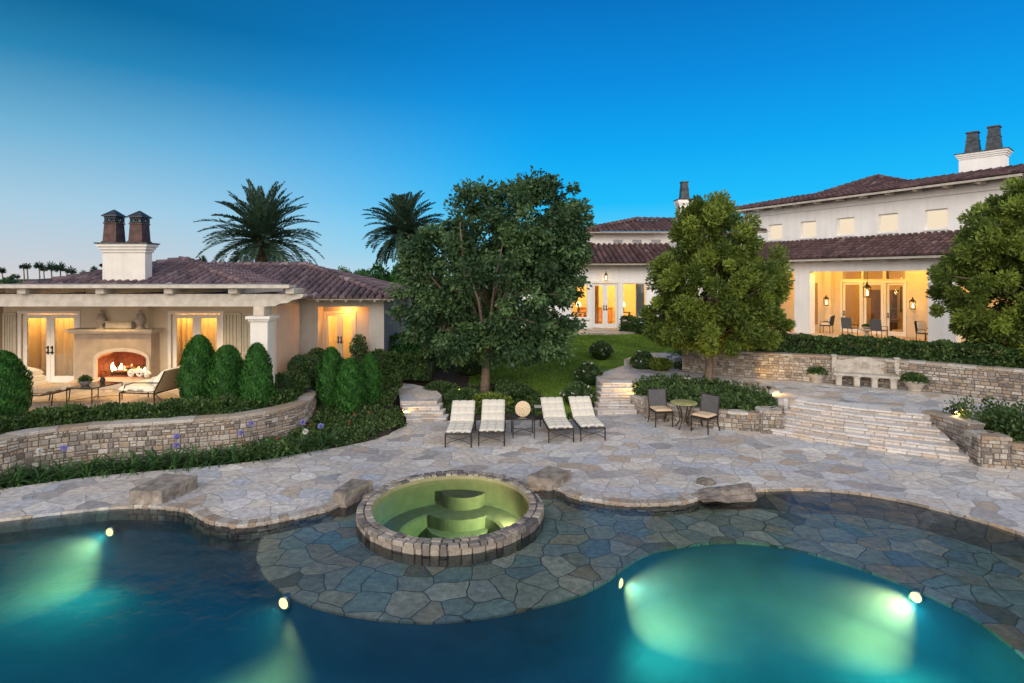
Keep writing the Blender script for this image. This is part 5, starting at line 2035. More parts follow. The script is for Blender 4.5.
def hedge(label, pts, width, z0, h, mat=L_HEDGE, dens=900, name='hedge', leaf=(.085, .052), lump=.03, origin=None, flowers=None, nf=0, kind=None):
    """leafy hedge along a plan path (path is its centre line)"""
    P_ = Path(pts)
    n = int(P_.L * (width + 2 * h) * dens)
    u = rng.random(n) * P_.L
    s = rng.random(n) * (width + 2 * h)
    cx = np.interp(u, P_.s, P_.p[:, 0])
    cy = np.interp(u, P_.s, P_.p[:, 1])
    nr = np.array([P_.nrm(q) for q in np.linspace(0, P_.L, 120)])
    ui = u / P_.L * 119
    nx, ny = np.interp(ui, np.arange(120), nr[:, 0]), np.interp(ui, np.arange(120), nr[:, 1])
    o = np.where(s < h, width / 2, np.where(s < h + width, width / 2 - (s - h), -width / 2))
    z = np.where(s < h, s, np.where(s < h + width, h, 2 * h + width - s))
    bulge = lump * (np.sin(u * 5.1) + np.sin(u * 2.3 + 1) + np.sin(u * 9.7 + z * 8))
    k = rng.normal(0, .03, n)
    rnd = 1 - .35 * (np.abs(o) / (width / 2)) ** 6 * (z / h) ** 6
    o2 = (o + np.sign(o) * (bulge + k) * (np.abs(o) / (width / 2)) ** 2) * rnd
    z2 = z * (1 + 0) + (bulge + k) * (z / h) ** 2
    zb = np.array([z0(a) for a in u]) if callable(z0) else z0
    C = np.stack([cx + nx * o2, cy + ny * o2, zb + z2], 1)
    outv = np.stack([nx * o / width, ny * o / width, (z / h) ** 2], 1)
    T = outv + rng.normal(size=C.shape) * .6
    core = MB()
    us = np.linspace(0, P_.L, max(3, int(P_.L / .2)))
    vs = []
    for q in us:
        p, nn_ = P_.at(q), P_.nrm(q)
        zq = z0(q) if callable(z0) else z0
        for oo, zz_ in ((.36, -.05), (.36, .6), (.25, .72), (-.25, .72), (-.36, .6), (-.36, -.05)):
            vs.append((*(p + nn_ * width * oo), zq + h * zz_))
    fs = [(i * 6 + e, i * 6 + e + 1, i * 6 + e + 7, i * 6 + e + 6)[::-1] for i in range(len(us) - 1) for e in range(5)]
    fs += [(0, 1, 2, 3, 4, 5), tuple((len(us) - 1) * 6 + e for e in (5, 4, 3, 2, 1, 0))]
    core.add(vs, fs, .06)
    sc = rng.uniform(.7, 1.3, n)
    zz0 = float(np.mean(zb)) if callable(z0) else z0
    og = (*P_.at(P_.L / 2), zz0)
    tn = np.clip(.42 + .18 * np.sin(u * 3.3) * np.sin(u * 7.1 + 2) + rng.normal(size=n) * .25, 0, 1)
    ob = quads(name, leafquads(C, T, leaf[0] * sc, leaf[1] * sc), mat, tn, None, origin=og, extra=core)
    return tag(ob, label, 'hedge') if not kind else tag(ob, kind=kind)


off = lambda pts, d: [tuple(np.array(p) - Path(pts).nrm(u) * d) for p, u in zip(pts, Path(pts).s)]
hedge('long low leafy hedge growing along the top of the curved stone wall', off(W1[:-14], .78), .8, U, .36, dens=1500)
hedge('trimmed dark hedge along the top of the stone wall below the house loggia', off(W2, 1.0), 1.2, PL, 1.06, dens=700, leaf=(.11, .065))
hedge('clipped box hedge left of the broadleaf tree, behind the low garden steps', [(-5.2, 20.6), (-4.0, 20.3), (-2.9, 20.2)], .9, .60, .8, dens=1200)
hedge('brighter loose hedge above the clipped box hedge by the pavilion wing', [(-4.9, 22.5), (-3.6, 22.3), (-2.4, 22.2)], 1.2, .7, 1.1, L_CONE, dens=900, lump=.06)
hedge('tall dark hedge screening the right end wall of the pavilion', [(-4.4, 25.5), (-3.2, 25.2), (-1.8, 25)], 1.0, .8, 2.4, L_OAK, dens=600, lump=.06, leaf=(.13, .08))
x0_, y0_ = GP(619, 339, PL)
hedge('dark clipped hedge right of the garden doors of the house', [(5.75, 28.9), (6.3, 28.3), (6.9, 26.6), (7.0, 25)], .7, 1.40, .75, dens=800, leaf=(.10, .06))
hedge('dark clipped hedge left of the garden doors of the house', [(1.2, 28.9), (2.4, 28.75), (3.4, 28.9)], .7, 1.40, .62, dens=800, leaf=(.10, .06))


# ------------------------------------------------------------------ ground cover (uncountable)
def in_poly(p, x, y):
    c = False
    for i in range(len(p)):
        (x0, y0), (x1, y1) = p[i - 1], p[i]
        if (y0 > y) != (y1 > y) and x < (x1 - x0) * (y - y0) / (y1 - y0) + x0:
            c = not c
    return c


def cover(name, poly, zf, h, n, mat=L_SHRUB, leaf=(.085, .05), flowers=None, nf=0, sp=.34):
    xs, ys = [p[0] for p in poly], [p[1] for p in poly]
    cen = []
    tries = 0
    while len(cen) < n and tries < n * 40:
        tries += 1
        x, y = random.uniform(min(xs), max(xs)), random.uniform(min(ys), max(ys))
        if in_poly(poly, x, y):
            cen.append((x, y, zf(x, y)))
    cen = np.array(cen)
    k = len(cen)
    hh = rng.uniform(.55, 1.15, k) * h
    nl = 90
    idx = np.repeat(np.arange(k), nl)
    d = unit(rng.normal(size=(len(idx), 3)))
    d[:, 2] = np.abs(d[:, 2])
    r = rng.random(len(idx)) ** .35
    C = cen[idx] + d * r[:, None] * np.stack([np.full(len(idx), sp * .62), np.full(len(idx), sp * .62), hh[idx]], 1)
    T = d + rng.normal(size=d.shape) * .6
    s = rng.uniform(.7, 1.3, len(idx))
    tn = np.clip(.5 * rng.random(k)[idx] + .5 * rng.random(len(idx)), 0, 1)
    tag(quads(name, leafquads(C, T, leaf[0] * s, leaf[1] * s), mat, tn), kind='stuff')
    if flowers is not None:
        P_ = cen[rng.choice(k, nf)] + np.stack([rng.normal(size=nf) * .12, rng.normal(size=nf) * .12, rng.uniform(.85, 1.1, nf) * h], 1)
        idx = np.repeat(np.arange(nf), 8)
        d = unit(rng.normal(size=(len(idx), 3)))
        tag(quads('ground_cover_flowers', leafquads(P_[idx] + d * .03, d, .05, .04), flowers, rng.random(len(idx))), kind='stuff')


bedf = lambda x, y: max(0, gh(x, y)) - .02
edge_r = [p for p in BED_EDGE if p[0] > -6.3]
cover('ground_cover', [(-5.55, 15.9), (-5.75, 15.2), (-6.2, 14.4)] + [(p[0] - .05, p[1] + .13) for p in edge_r] + [(-3.25, 16.4), (-3.6, 17.4), (-4.0, 18.6), (-5.6, 19.4), (-6.6, 19.2), (-6.4, 17.4)], bedf, .30, 430, flowers=PETALR, nf=26)
cover('ground_cover', [tuple(np.array(p) * .90 + np.array((5.95, 17.7)) * .10) for p in ISL], lambda x, y: .42, .42, 420, L_SHRUB, leaf=(.10, .055))
cover('ground_cover', PLANT3, lambda x, y: .5, .78, 420, L_SHRUB, leaf=(.09, .05))
cover('ground_cover', [(-2.2, 17.0), (1.0, 16.8), (1.1, 17.4), (.9, 19.4), (-2.6, 20.0), (-2.1, 18)], bedf, .22, 160, L_SHRUB)
cover('ground_cover', [(-7.4, 17.2), (-5.8, 17.0), (-5.6, 20.2), (-7.0, 20.4)], lambda x, y: U - .02, .25, 90, L_OAK)
cover('ground_cover', [(5.9, 21.6), (7.2, 21.3), (9.4, 20.4), (10.4, 21.4), (8, 25), (7.1, 26)], lambda x, y: PL - .05 if x > 7 else .7, .4, 160, L_SHRUB)


# ------------------------------------------------------------------ agapanthus along the foot of the wall
def agapanthus(x, y, z0, s, label, group, blooms=(), n=None):
    root = thing('agapanthus', label, 'agapanthus', (x, y, z0), 0, group)
    Vs, tn = [], []
    for i in range(44):
        a = random.random() * 2 * math.pi
        L = s * random.uniform(.34, .58)
        e = random.uniform(.55, 1.45)
        p = np.array([random.gauss(0, .05), random.gauss(0, .05), 0.])
        h = np.array([math.cos(a), math.sin(a), 0])
        w = .016
        sd_ = np.array([-math.sin(a), math.cos(a), 0])
        t_ = random.random()
        for k in range(5):
            d = h * math.cos(e) + np.array([0, 0, math.sin(e)])
            q = p + d * L / 5
            w2 = .018 * (1 - ((k + 1) / 5) ** 3) + .001
            Vs.append([p - sd_ * w, p + sd_ * w, q + sd_ * w2, q - sd_ * w2])
            tn.append(t_)
            p, w = q, w2
            e -= random.uniform(.22, .42)
    quads('leaves', np.array(Vs), L_STRAP, np.array(tn), root, world=False)
    for (dx, dy, h, col) in blooms:
        st = build(MB().tube([(dx * .3, dy * .3, .1), (dx * .8, dy * .8, h * .6), (dx, dy, h)], .007, 5), 'flower_stalk', L_STRAP, root, world=False)
        m = 90
        d = unit(rng.normal(size=(m, 3)))
        C = np.array([dx, dy, h]) + d * .05
        quads('flower_head', leafquads(C, d, .055, .028), PETALW if col == 'w' else PETALP, rng.random(m), st, world=False)
    return root


Pb = Path([p for p in BED_EDGE])
BL = {30: ([(.0, -.05, .62, 'w')], 'agapanthus with a white flower head, below the wall at left'), 175: ([(.05, 0, .66, 'v'), (.12, -.12, .5, 'v')], 'agapanthus with two violet flower heads below the middle of the wall'),
      52: ([(0, 0, .6, 'v')], 'agapanthus with one violet flower head beside the white one'), 258: ([(.05, .05, .8, 'v'), (-.12, -.1, .62, 'v')], 'agapanthus with tall violet flower heads near the rounded wall end'),
      296: ([(.0, .0, .75, 'v'), (.1, -.1, .55, 'w')], 'agapanthus with violet and white flower heads at the rounded wall end'), 328: ([(0, 0, .6, 'v')], 'agapanthus with a pale violet flower head right of the curved wall')}
used = set()
u = .2
row = 0
while u < Pb.L:
    p, nn_ = Pb.at(u), Pb.nrm(u)
    px = 512 + FPX * p[0] / p[1]
    if -60 < px < 345:
        for k, dd in enumerate((.20, .50)):
            if px > 312 and k:
                continue
            q = p - nn_ * (dd + random.uniform(-.05, .05))
            lb, bl = ('strappy green agapanthus clump at the foot of the curved stone wall', ())
            g = 'agapanthus clumps along the curved wall'
            for kx in BL:
                if kx not in used and abs(px - kx) < 9 and k == (1 if kx < 290 else 0):
                    bl, lb = BL[kx]
                    used.add(kx)
                    break
            agapanthus(q[0] + random.uniform(-.05, .05), q[1], -.06, random.uniform(1.0, 1.35), lb, g, bl)
    u += .40

# ================================================================== FURNITURE
def cushion(mb, w, l, t, rows, cols, M, tuft=.026, nx=30, ny=36):
    """tufted pad, w along x, l along y, lying on z = 0"""
    def e(q):
        return max(0., 1 - abs(q) ** 7) ** .5
    top, bot = [], []
    for j in range(ny + 1):
        for i in range(nx + 1):
            a, b = -1 + 2 * i / nx, -1 + 2 * j / ny
            k = e(a) * e(b)
            fx_ = (a + 1) / 2 * cols
            fy_ = (b + 1) / 2 * rows
            d = 0.
            if 0 < i < nx:
                d += math.exp(-((fx_ - round(fx_)) * 9) ** 2) * (0 < round(fx_) < cols)
            if 0 < j < ny:
                d += math.exp(-((fy_ - round(fy_)) * 9) ** 2) * (0 < round(fy_) < rows)
            z = t * (.35 + .65 * k) - tuft * min(d, 1.2)
            top.append(M @ Vector((a * w / 2, b * l / 2, z)))
            bot.append(M @ Vector((a * w / 2, b * l / 2, t * .35 * (1 - k))))
    n = len(top)
    q = lambda i, j: j * (nx + 1) + i
    fs = []
    for j in range(ny):
        for i in range(nx):
            f = (q(i, j), q(i + 1, j), q(i + 1, j + 1), q(i, j + 1))
            fs.append(f)
            fs.append(tuple(v + n for v in f[::-1]))
    rim = [q(i, 0) for i in range(nx)] + [q(nx, j) for j in range(ny)] + [q(i, ny) for i in range(nx, 0, -1)] + [q(0, j) for j in range(ny, 0, -1)]
    for a, b in zip(rim, rim[1:] + rim[:1]):
        fs.append((a + n, b + n, b, a))
    return mb.add(top + bot, fs, .5)


TR = Matrix.Translation
RX = lambda d: Matrix.Rotation(R(d), 4, 'X')
RZ = lambda d: Matrix.Rotation(R(d), 4, 'Z')
RY = lambda d: Matrix.Rotation(R(d), 4, 'Y')


# ------------------------------------------------------------------ loungers (foot at y = 0, head towards +y)
def make_lounger(label):
    root = thing('sun_lounger', label, 'lounger', group='cream cushioned loungers on the deck')
    w, sl, bl, an = .64, .98, .76, 33
    mb = MB()
    for s in (-1, 1):
        mb.tube([(s * w / 2, 0, .32), (s * w / 2, 1.62, .32)], .017, 8)
    for y in (0, .82, 1.62):
        mb.tube([(-w / 2, y, .32), (w / 2, y, .32)], .015, 8)
    for i in range(9):
        mb.tube([(-w / 2, .1 + i * .1, .325), (w / 2, .1 + i * .1, .325)], .007, 5)
    build(mb, 'frame', BRONZE, root, world=False)
    for s in (-1, 1):
        for y in (.0, 1.58):
            build(MB().tube([(s * w / 2, y, 0), (s * w / 2, y, .33)], .018, 8), 'leg', BRONZE, root, world=False)
    mb = MB()
    for y in (0.0, 1.58):
        for s in (-1, 1):
            mb.tube([(s * w / 2, y, .30 - .0), (s * w / 4, y, .235), (0, y, .20), (-s * w / 4, y, .15), (-s * w / 2, y, .07)], .008, 6)
    build(mb, 'brace', BRONZE, root, world=False)
    M = TR((0, 1.0, .34)) @ RX(an)
    mb = MB()
    for s in (-1, 1):
        mb.tube([M @ Vector((s * (w / 2 - .02), 0, 0)), M @ Vector((s * (w / 2 - .02), bl, 0))], .013, 8)
    for i in range(6):
        mb.tube([M @ Vector((-w / 2 + .02, bl * i / 5, 0)), M @ Vector((w / 2 - .02, bl * i / 5, 0))], .009, 6)
    for s in (-1, 1):
        mb.tube([M @ Vector((s * .24, bl * .7, 0)), (s * .24, 1.55, .32)], .010, 6)
    build(mb, 'back_frame', BRONZE, root, world=False)
    build(cushion(MB(), w - .01, sl, .10, 4, 3, TR((0, .50, .335))), 'seat_cushion', CUSH, root, world=False, smooth=True)
    build(cushion(MB(), w - .01, bl + .03, .10, 3, 3, TR((0, 1.0, .355)) @ RX(an) @ TR((0, bl / 2, .0))), 'back_cushion', CUSH, root, world=False, smooth=True)
    return root


LG = [(446, 470.5, 447.5, 0, 'leftmost cream lounger, nearest the low garden steps'), (479, 504, 446, 0, 'second cream lounger from the left, left of the small side table'),
      (550, 572.5, 442.5, 5, 'cream lounger just right of the small side table'), (582, 604, 441, 6, 'rightmost cream lounger, nearest the narrow steps')]
proto = make_lounger(LG[0][4])
for i, (a, b, py, rz, lb) in enumerate(LG):
    o = proto if i == 0 else copy_tree(proto)
    o['label'] = lb
    x, y = GP((a + b) / 2, py)
    o.location = (x, y, 0)
    o.rotation_euler.z = R(rz)


def metal_table(name, label, x, y, z0, w, d, h, rz, glass=True, cat='table'):
    root = thing(name, label, cat, (x, y, z0), R(rz))
    mb = MB()
    c = [(-w / 2, -d / 2), (w / 2, -d / 2), (w / 2, d / 2), (-w / 2, d / 2)]
    for a, b in zip(c, c[1:] + c[:1]):
        mb.tube([(*a, h - .015), (*b, h - .015)], .015, 8)
    build(mb, 'frame', BRONZE, root, world=False)
    build(MB().box((0, 0, h - .004), (w - .02, d - .02, .012), bev=.002), 'table_top', DARKWOOD if not glass else simple('dark_glass', (.05, .05, .05), .08, spec=.8), root, world=False)
    for a in c:
        build(MB().tube([(*a, 0), (*a, h - .01)], .014, 8), 'leg', BRONZE, root, world=False)
    mb = MB()
    mb.tube([(*c[0], .12), (0, 0, .16), (*c[2], .12)], .008, 6).tube([(*c[1], .12), (0, 0, .175), (*c[3], .12)], .008, 6)
    build(mb, 'stretcher', BRONZE, root, world=False)
    return root


x, y = GP(523, 438)
metal_table('side_table', 'small dark metal side table between the two pairs of loungers', x, y + .25, 0, .56, .52, .50, 4)
# round cream ornament on it: ribbed disc standing on edge
mb = MB()
M = TR((x, y + .25, .505 + .20)) @ RZ(-10) @ RX(90 - 12)
for k in range(6):
    r = .185 - .03 * k
    pts = [M @ Vector((r * math.cos(2 * math.pi * i / 28), r * math.sin(2 * math.pi * i / 28), .012 * k)) for i in range(29)]
    mb.tube(pts, .026, 8)
mb.lathe([(.17, -.02), (.17, .02), (.001, .05)], n=24, M=M)
tag(build(mb, 'round_ornament', simple('woven_cream', (.58, .46, .30), .9, var=.2, scale=30), smooth=True, origin=(x, y + .25, .505)), 'round ribbed cream ornament standing on the small side table', 'ornament')
x, y = GP(541, 424)
metal_table('side_table', 'small dark metal table tucked behind the right pair of loungers', x, y + .1, 0, .4, .4, .48, 0)

# ------------------------------------------------------------------ bistro set
x, y = GP(684, 428)
root = thing('bistro_table', 'round green topped bistro table between two wicker chairs', 'table', (x, y, 0))
build(MB().lathe([(.001, .69), (.35, .69), (.365, .70), (.365, .72), (.34, .735), (.001, .735)], n=32), 'table_top', TABLEGREEN, root, world=False, smooth='auto')
mb = MB()
mb.lathe([(.14, .30), (.15, .305), (.14, .31)], n=18)
build(mb, 'ring', BRONZE, root, world=False)
for k in range(4):
    a = R(45 + 90 * k)
    pts = [(r * math.cos(a), r * math.sin(a), z) for r, z in ((.26, .69), (.20, .56), (.13, .40), (.11, .30), (.14, .18), (.24, .04), (.27, 0))]
    build(MB().tube(pts, .016, 8), 'leg', BRONZE, root, world=False, smooth=True)


def wicker_chair(label, x, y, rz):
    """seat faces -y locally"""
    root = thing('wicker_chair', label, 'chair', (x, y, 0), R(rz))
    w, d = .50, .50
    for s in (-1, 1):
        build(MB().tube([(s * w / 2, -d / 2, 0), (s * (w / 2 - .01), -d / 2, .42)], [.016, .022], 8), 'leg', BRONZE, root, world=False)
        build(MB().tube([(s * w / 2, d / 2 + .12, 0), (s * (w / 2), d / 2 + .02, .22), (s * w / 2, d / 2, .44)], [.015, .02, .022], 8), 'leg', BRONZE, root, world=False)
    mb = MB().box((0, 0, .41), (w + .02, d + .02, .05), bev=.012)
    build(mb, 'seat_frame', BRONZE, root, world=False)
    build(cushion(MB(), w, d, .075, 1, 1, TR((0, -.01, .435)), 0), 'seat_cushion', TANC, root, world=False, smooth=True)
    mb = MB()
    M = TR((0, d / 2, .45)) @ RX(-10)
    n = 15
    for i in range(n + 1):
        xx = -w / 2 + w * i / n
        mb.tube([M @ Vector((xx, .03 * (1 - (2 * i / n - 1) ** 2), 0)), M @ Vector((xx, .03 * (1 - (2 * i / n - 1) ** 2), .50))], .012, 5)
    for j in range(26):
        zz_ = .50 * j / 25
        mb.tube([M @ Vector((-w / 2 + w * i / 8, .03 * (1 - (2 * i / 8 - 1) ** 2) + (.008 if (i + j) % 2 else -.008), zz_)) for i in range(9)], .010, 5)
    build(mb, 'backrest', WICKER, root, world=False)
    mb = MB()
    for s in (-1, 1):
        mb.tube([M @ Vector((s * (w / 2 + .012), 0, -.03)), M @ Vector((s * (w / 2 + .012), 0, .52))], .017, 8)
    mb.tube([M @ Vector((-w / 2 - .012 + (w + .024) * i / 8, .03 * (1 - (2 * i / 8 - 1) ** 2), .52)) for i in range(9)], .017, 8)
    build(mb, 'back_frame', BRONZE, root, world=False)
    return root


x, y = GP(662, 426)
wicker_chair('dark wicker chair left of the bistro table, facing the pool', x, y + .12, 6)
x, y = GP(705, 432)
wicker_chair('dark wicker chair right of the bistro table, turned towards it', x, y + .05, -48)

# ------------------------------------------------------------------ carved bench and bowls
x, y = GP(865, 386.5, U)
ang_b = math.atan2(W2[22][1] - W2[14][1], W2[22][0] - W2[14][0])
root = thing('carved_bench', 'long carved stone bench with curved back standing against the upper wall', 'bench', (x, y, U), ang_b)
root.scale = (.86, .86, .86)
w = 2.1
build(MB().box((0, -.06, .43), (w, .5, .09), bev=.02), 'seat', CARVED, root, world=False)
for xx in (-.86, -.28, .28, .86):
    mb = MB().box((xx, -.08, .19), (.20, .36, .38), bev=.025).box((xx, -.08, .365), (.25, .42, .045), bev=.01)
    build(mb, 'leg', CARVED, root, world=False)
prof = [(-.92, .48), (.92, .48), (.92, .92), (.70, .93), (.55, .98), (.40, .99), (.30, 1.04), (.12, 1.08), (-.12, 1.08), (-.30, 1.04), (-.40, .99), (-.55, .98), (-.70, .93), (-.92, .92)]
mb = xz_prism(MB(), prof, .10, .20)
bk = build(mb, 'backrest', CARVED, root, world=False)
mb = MB()
for i in range(3):
    r = .17 - .05 * i
    mb.tube([(r * math.cos(g), .098 - .008 * i, .77 + r * .8 * math.sin(g)) for g in np.linspace(0, 2 * math.pi, 25)], .014, 6)
for s in (-1, 1):
    mb.tube([(s * (.25 + .5 * t), .098, .70 + .10 * math.sin(5 * t + 1) * (1 - t)) for t in np.linspace(0, 1, 14)], .014, 6)
    mb.tube([(s * (.25 + .45 * t), .098, .82 + .05 * math.sin(6 * t)) for t in np.linspace(0, 1, 14)], .012, 6)
    mb.tube([(s * (.80), .098, .55), (s * .80, .098, .82)], .012, 6)
build(mb, 'carving', CARVED, bk, world=False)
for s in (-1, 1):
    mb = MB().box((s * 1.0, .10, .62), (.16, .22, 1.24 - .30), bev=.02).box((s * 1.0, .10, 1.10), (.20, .26, .05), bev=.01)
    build(mb, 'post', CARVED, root, world=False)
    build(MB().box((s * .98, -.08, .60), (.10, .30, .10), bev=.03, seg=2), 'armrest', CARVED, root, world=False)


def planter(label, px, py, s=1.):
    x, y = GP(px, py, U)
    root = thing('potted_shrub', label, 'potted plant', (x, y, U))
    build(MB().lathe([(.001, 0), (.18 * s, 0), (.20 * s, .04), (.19 * s, .06), (.30 * s, .22), (.33 * s, .28), (.35 * s, .29), (.35 * s, .33), (.31 * s, .33), (.28 * s, .27), (.001, .27)], n=28), 'pot', POT, root, world=False, smooth='auto')
    n = 2200
    d = unit(rng.normal(size=(n, 3)))
    d[:, 2] = np.abs(d[:, 2])
    C = np.array([0, 0, .30]) + d * np.array([.42, .42, .30]) * s * (rng.random((n, 1)) ** .4)
    quads('foliage', leafquads(C, d + rng.normal(size=d.shape) * .5, .07, .04), L_SHRUB, rng.random(n), root, world=False)


planter('low pale bowl planter with shrub left of the carved bench', 816.5, 382, .82)
planter('low pale bowl planter with shrub right of the carved bench', 914.5, 391, .90)

# ------------------------------------------------------------------ fireside furniture on the pavilion terrace
TCUSH = simple('fireside_cushion', (.74, .66, .52), .95, var=.06, scale=9)


def frame_seat(root, w, d, h):
    mb = MB()
    c = [(-w / 2, -d / 2), (w / 2, -d / 2), (w / 2, d / 2), (-w / 2, d / 2)]
    for a, b in zip(c, c[1:] + c[:1]):
        mb.tube([(*a, h), (*b, h)], .018, 8)
    build(mb, 'frame', BRONZE, root, world=False)
    for a in c:
        build(MB().tube([(a[0] * 1.0, a[1], 0), (*a, h)], [.014, .02], 8), 'leg', BRONZE, root, world=False)


# loveseat: seat faces -x (towards the table), back on the right
x, y = -10.15, 15.75
root = thing('patio_loveseat', 'cream cushioned metal loveseat with a scatter pillow beside the hearth', 'loveseat', (x, y, U), R(-8))
frame_seat(root, 1.05, 1.0, .34)
build(cushion(MB(), 1.08, 1.04, .21, 1, 2, TR((-.03, 0, .35)), .03), 'seat_cushion', TCUSH, root, world=False, smooth=True)
M = TR((.42, 0, .48)) @ RY(38)
build(cushion(MB(), .16, 1.0, .62, 2, 1, M, .01), 'back_cushion', TCUSH, root, world=False, smooth=True)
build(cushion(MB(), .46, .46, .14, 1, 1, TR((.26, -.12, .52)) @ RY(-50), 0), 'pillow', CUSH, root, world=False, smooth=True)
mb = MB()
for s in (-.5, .5):
    mb.tube([(.50, s, .34), (.66, s, .62), (.84, s, .96)], .017, 8)
    mb.tube([(-.42, s, .34), (-.36, s, .55), (-.1, s, .62), (.66, s, .64)], .015, 8)
    mb.tube([(.55, s, .34), (.72, s, .18), (.86, s, 0)], .016, 8)
for k in range(12):
    t = k / 11
    mb.tube([(.52 + .32 * t, -.5, .36 + .60 * t), (.52 + .32 * t, .5, .36 + .60 * t)], .008, 5)
build(mb, 'back_frame', BRONZE, root, world=False)
mb = MB().add([(.525, -.49, .37), (.525, .49, .37), (.835, .49, .95), (.835, -.49, .95), (.545, -.49, .365), (.545, .49, .365), (.855, .49, .945), (.855, -.49, .945)], [(0, 3, 2, 1), (4, 5, 6, 7), (0, 1, 5, 4), (1, 2, 6, 5), (2, 3, 7, 6), (3, 0, 4, 7)], .5)
build(mb, 'back_panel', simple('cane', (.42, .30, .17), .8, var=.3, scale=40), root, world=False)
# chaise with stacked cushions at left
x, y = -12.95, 15.55
root = thing('patio_chaise', 'long tan chaise with stacked round bolster cushions before the left doors', 'chaise', (x, y, U), R(5))
mb = MB()
for s in (-.34, .34):
    mb.tube([(-.8, s, .30), (.1, s, .28), (.45, s, .34), (.85, s, .44)], .018, 8)
build(mb, 'frame', BRONZE, root, world=False)
for xx, hh in ((-.78, .30), (-.1, .28), (.42, .34)):
    for s in (-.34, .34):
        build(MB().tube([(xx - .04, s, 0), (xx, s, hh)], .015, 8), 'leg', BRONZE, root, world=False)
mb = MB()
cushion(mb, .95, .72, .22, 1, 2, TR((-.32, 0, .30)), .03)
cushion(mb, .85, .70, .20, 1, 2, TR((.47, 0, .34)) @ RY(-10), .03)
build(mb, 'seat_cushion', TANC, root, world=False, smooth=True)
for k, (xx, zz_, wx) in enumerate(((-.46, .52, .68), (-.50, .66, .60), (-.54, .80, .50))):
    build(cushion(MB(), wx, .66, .17, 1, 1, TR((xx, 0, zz_)) @ RY(14), 0), 'bolster', TCUSH, root, world=False, smooth=True)
metal_table('coffee_table', 'low dark metal coffee table before the fireplace', -11.65, 15.65, U, .80, .95, .50, -10, True)
z = U + .505
x, y = -11.85, 15.55
root = thing('planter_bowl', 'silver bowl with green leafy plant on the coffee table', 'plant bowl', (x, y, z))
build(MB().lathe([(.001, 0), (.08, 0), (.15, .07), (.17, .12), (.15, .12), (.001, .08)], n=24), 'bowl', simple('silver', (.6, .58, .55), .3, .8), root, world=False, smooth='auto')
n = 380
d = unit(rng.normal(size=(n, 3)))
d[:, 2] = np.abs(d[:, 2])
quads('leaves', leafquads(np.array([0, 0, .12]) + d * np.array([.17, .17, .16]) * rng.random((n, 1)) ** .4, d, .07, .03), L_SHRUB, rng.random(n), root, world=False)
x, y = -11.55, 15.8
root = thing('flower_vase', 'dark vase with orange flowers on the coffee table', 'vase', (x, y, z))
build(MB().lathe([(.001, 0), (.05, 0), (.07, .1), (.04, .17), (.05, .2)], n=18), 'vase', BRONZE, root, world=False, smooth='auto')
n = 160
d = unit(rng.normal(size=(n, 3)))
quads('flowers', leafquads(np.array([0, 0, .28]) + d * .09, d, .06, .045), leafmat('orange_petals', (.5, .12, .04), (.7, .25, .08), .3), rng.random(n), root, world=False)
# potted plants by the wing doors
for dx, dy, h, lb in ((-5.68, 20.75, 1.25, 'leafy potted citrus standing right of the glowing wing doors'), (-7.15, 20.55, .7, 'small potted shrub standing left of the glowing wing doors')):
    root = thing('potted_shrub', lb, 'potted plant', (dx, dy, U))
    build(MB().lathe([(.001, 0), (.15, 0), (.22, .30), (.24, .32), (.2, .32), (.001, .28)], n=22), 'pot', POT, root, world=False)
    n = 1500
    d = unit(rng.normal(size=(n, 3)))
    C = np.array([0, 0, .3 + h * .45]) + d * np.array([.34, .34, h * .45]) * rng.random((n, 1)) ** .4
    quads('foliage', leafquads(C, d + rng.normal(size=d.shape) * .5, .09, .05), L_OAK, rng.random(n), root, world=False)
    build(MB().tube([(0, 0, .2), (0, 0, .3 + h * .4)], .02, 6), 'stem', BARK, root, world=False)


# ------------------------------------------------------------------ loggia furniture
def mesh_chair(label, s, o, rz, mat, cush=None):
    x, y = H(s, o)
    root = thing('loggia_chair', label, 'chair', (x, y, PL + .03), rz)
    for a in (-.26, .26):
        for b in (-.25, .25):
            build(MB().tube([(a, b, 0), (a, b, .42)], .017, 6), 'leg', BRONZE, root, world=False)
    build(MB().box((0, 0, .44), (.56, .54, .05), bev=.01), 'seat', mat, root, world=False)
    mb = MB().box((0, 0, .30), (.56, .03, .56), bev=.01, M=TR((0, .27, .44)) @ RX(-8))
    build(mb, 'backrest', mat, root, world=False)
    mb = MB()
    for a in (-.29, .29):
        mb.tube([(a, -.25, .42), (a, -.22, .64), (a, .28, .66)], .015, 6)
    build(mb, 'armrest', BRONZE, root, world=False)
    if cush:
        build(cushion(MB(), .52, .5, .10, 1, 1, TR((0, 0, .46)), 0), 'seat_cushion', cush, root, world=False, smooth=True)
        build(cushion(MB(), .52, .5, .10, 1, 1, TR((0, .24, .5)) @ RX(-98) @ TR((0, -.25, -.12)), 0), 'back_cushion', cush, root, world=False, smooth=True)


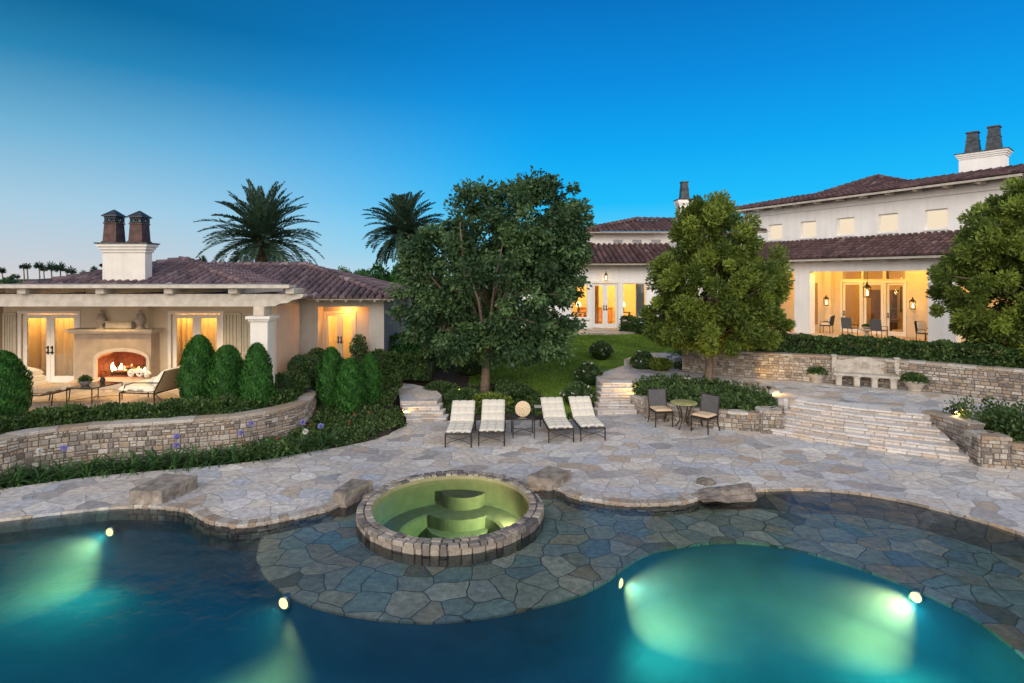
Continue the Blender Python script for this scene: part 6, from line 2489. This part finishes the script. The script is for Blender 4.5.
fz = math.atan2(N_[1], N_[0]) + math.pi / 2
mesh_chair('dark mesh chair with its back to the pool, left of the bowl in the loggia', -3.25, 1.75, fz + math.pi, WICKER)
mesh_chair('dark mesh chair with its back to the pool, right of the bowl in the loggia', -1.75, 1.75, fz + math.pi, WICKER)
mesh_chair('white cushioned chair at the left end of the loggia', -4.9, 1.2, fz - 1.3, BRONZE, CUSH)
mesh_chair('white cushioned chair at the right end of the loggia', .25, 1.5, fz + 1.3, BRONZE, CUSH)
x, y = H(-2.5, 1.5)
root = thing('loggia_table', 'low stone table between the two dark loggia chairs', 'table', (x, y, PL + .03), fz)
build(MB().box((0, 0, .40), (.7, .6, .07), bev=.015), 'table_top', LIME, root, world=False)
build(MB().lathe([(.2, 0), (.2, .05), (.1, .12), (.1, .28), (.22, .365)], n=16), 'pedestal', LIME, root, world=False)
root = thing('planter_bowl', 'bowl of low green plants on the loggia table', 'plant bowl', (x, y, PL + .467))
build(MB().lathe([(.001, 0), (.14, 0), (.24, .1), (.26, .14), (.001, .1)], n=22), 'bowl', POT, root, world=False)
n = 400
d = unit(rng.normal(size=(n, 3)))
d[:, 2] = np.abs(d[:, 2])
quads('leaves', leafquads(np.array([0, 0, .13]) + d * np.array([.26, .26, .14]) * rng.random((n, 1)) ** .4, d, .08, .04), L_OAK, rng.random(n), root, world=False)


# ------------------------------------------------------------------ garden spotlights
def garden_spot(label, x, y, z, aim, e, ang_=85, col=(1, .58, .16)):
    root = thing('garden_spotlight', label, 'spotlight', (x, y, z))
    a, p = Vector(aim), Vector((x, y, z + .14))
    d = (a - p).normalized()
    M = TR(p) @ d.to_track_quat('Z', 'Y').to_matrix().to_4x4()
    build(MB().tube([(x, y, z - .05), (x, y, z + .12)], .012, 6), 'stake', BLACK, root)
    build(MB().lathe([(.001, -.07), (.035, -.06), (.042, .05), (.036, .05), (.03, .03)], n=14, M=M), 'housing', BRONZE, root)
    build(MB().lathe([(.034, .035), (.001, .04)], n=14, M=M), 'lens', emit('spot_lens', (1, .7, .3), 5), root)
    lamp('garden_lamp', p + d * .08, e, col, .03, root, 'SPOT', aim, ang_, .8)


garden_spot('small garden spotlight lighting the low steps left of the loungers', -3.30, 16.75, .12, (-2.5, 16.5, .1), 22, 150)
garden_spot('small garden spotlight in the shrubs left of the broadleaf trunk', -1.75, 18.3, .3, (-1.2, 19.2, 3.0), 40)
garden_spot('small garden spotlight on the left rim of the island planter', 3.95, 17.75, .55, (3.6, 18.9, .72), 26, 150)
garden_spot('small garden spotlight left of the trunk in the island planter', 5.75, 18.2, .6, (6.5, 19.1, 3.2), 75)
garden_spot('small garden spotlight right of the trunk in the island planter', 7.35, 18.2, .6, (7.3, 19.1, 3.2), 75)
garden_spot('small garden spotlight by the right rim of the island planter', 7.75, 16.9, .75, (8.2, 16.5, .7), 26, 150)
garden_spot('small garden spotlight in the right planter beside the wide steps', 11.0, 13.9, .75, (10.9, 13.3, .7), 24, 150)
garden_spot('small garden spotlight behind the conifers near the pavilion wing', *GP(314, 381, .7), .72, (-7.4, 21, 2), 14)
garden_spot('small garden spotlight washing the base of the upper wall near the tree', 7.75, 18.5, .6, (9.3, 19.2, 1.1), 90, 70)
garden_spot('small garden spotlight at the path bend by the white roses', 5.9, 22.1, .75, (5.0, 21.2, .7), 16, 130)
garden_spot('small garden spotlight under the right edge tree above the wall', 15.6, 16.9, PL + .05, (16.2, 17.4, 4), 70)
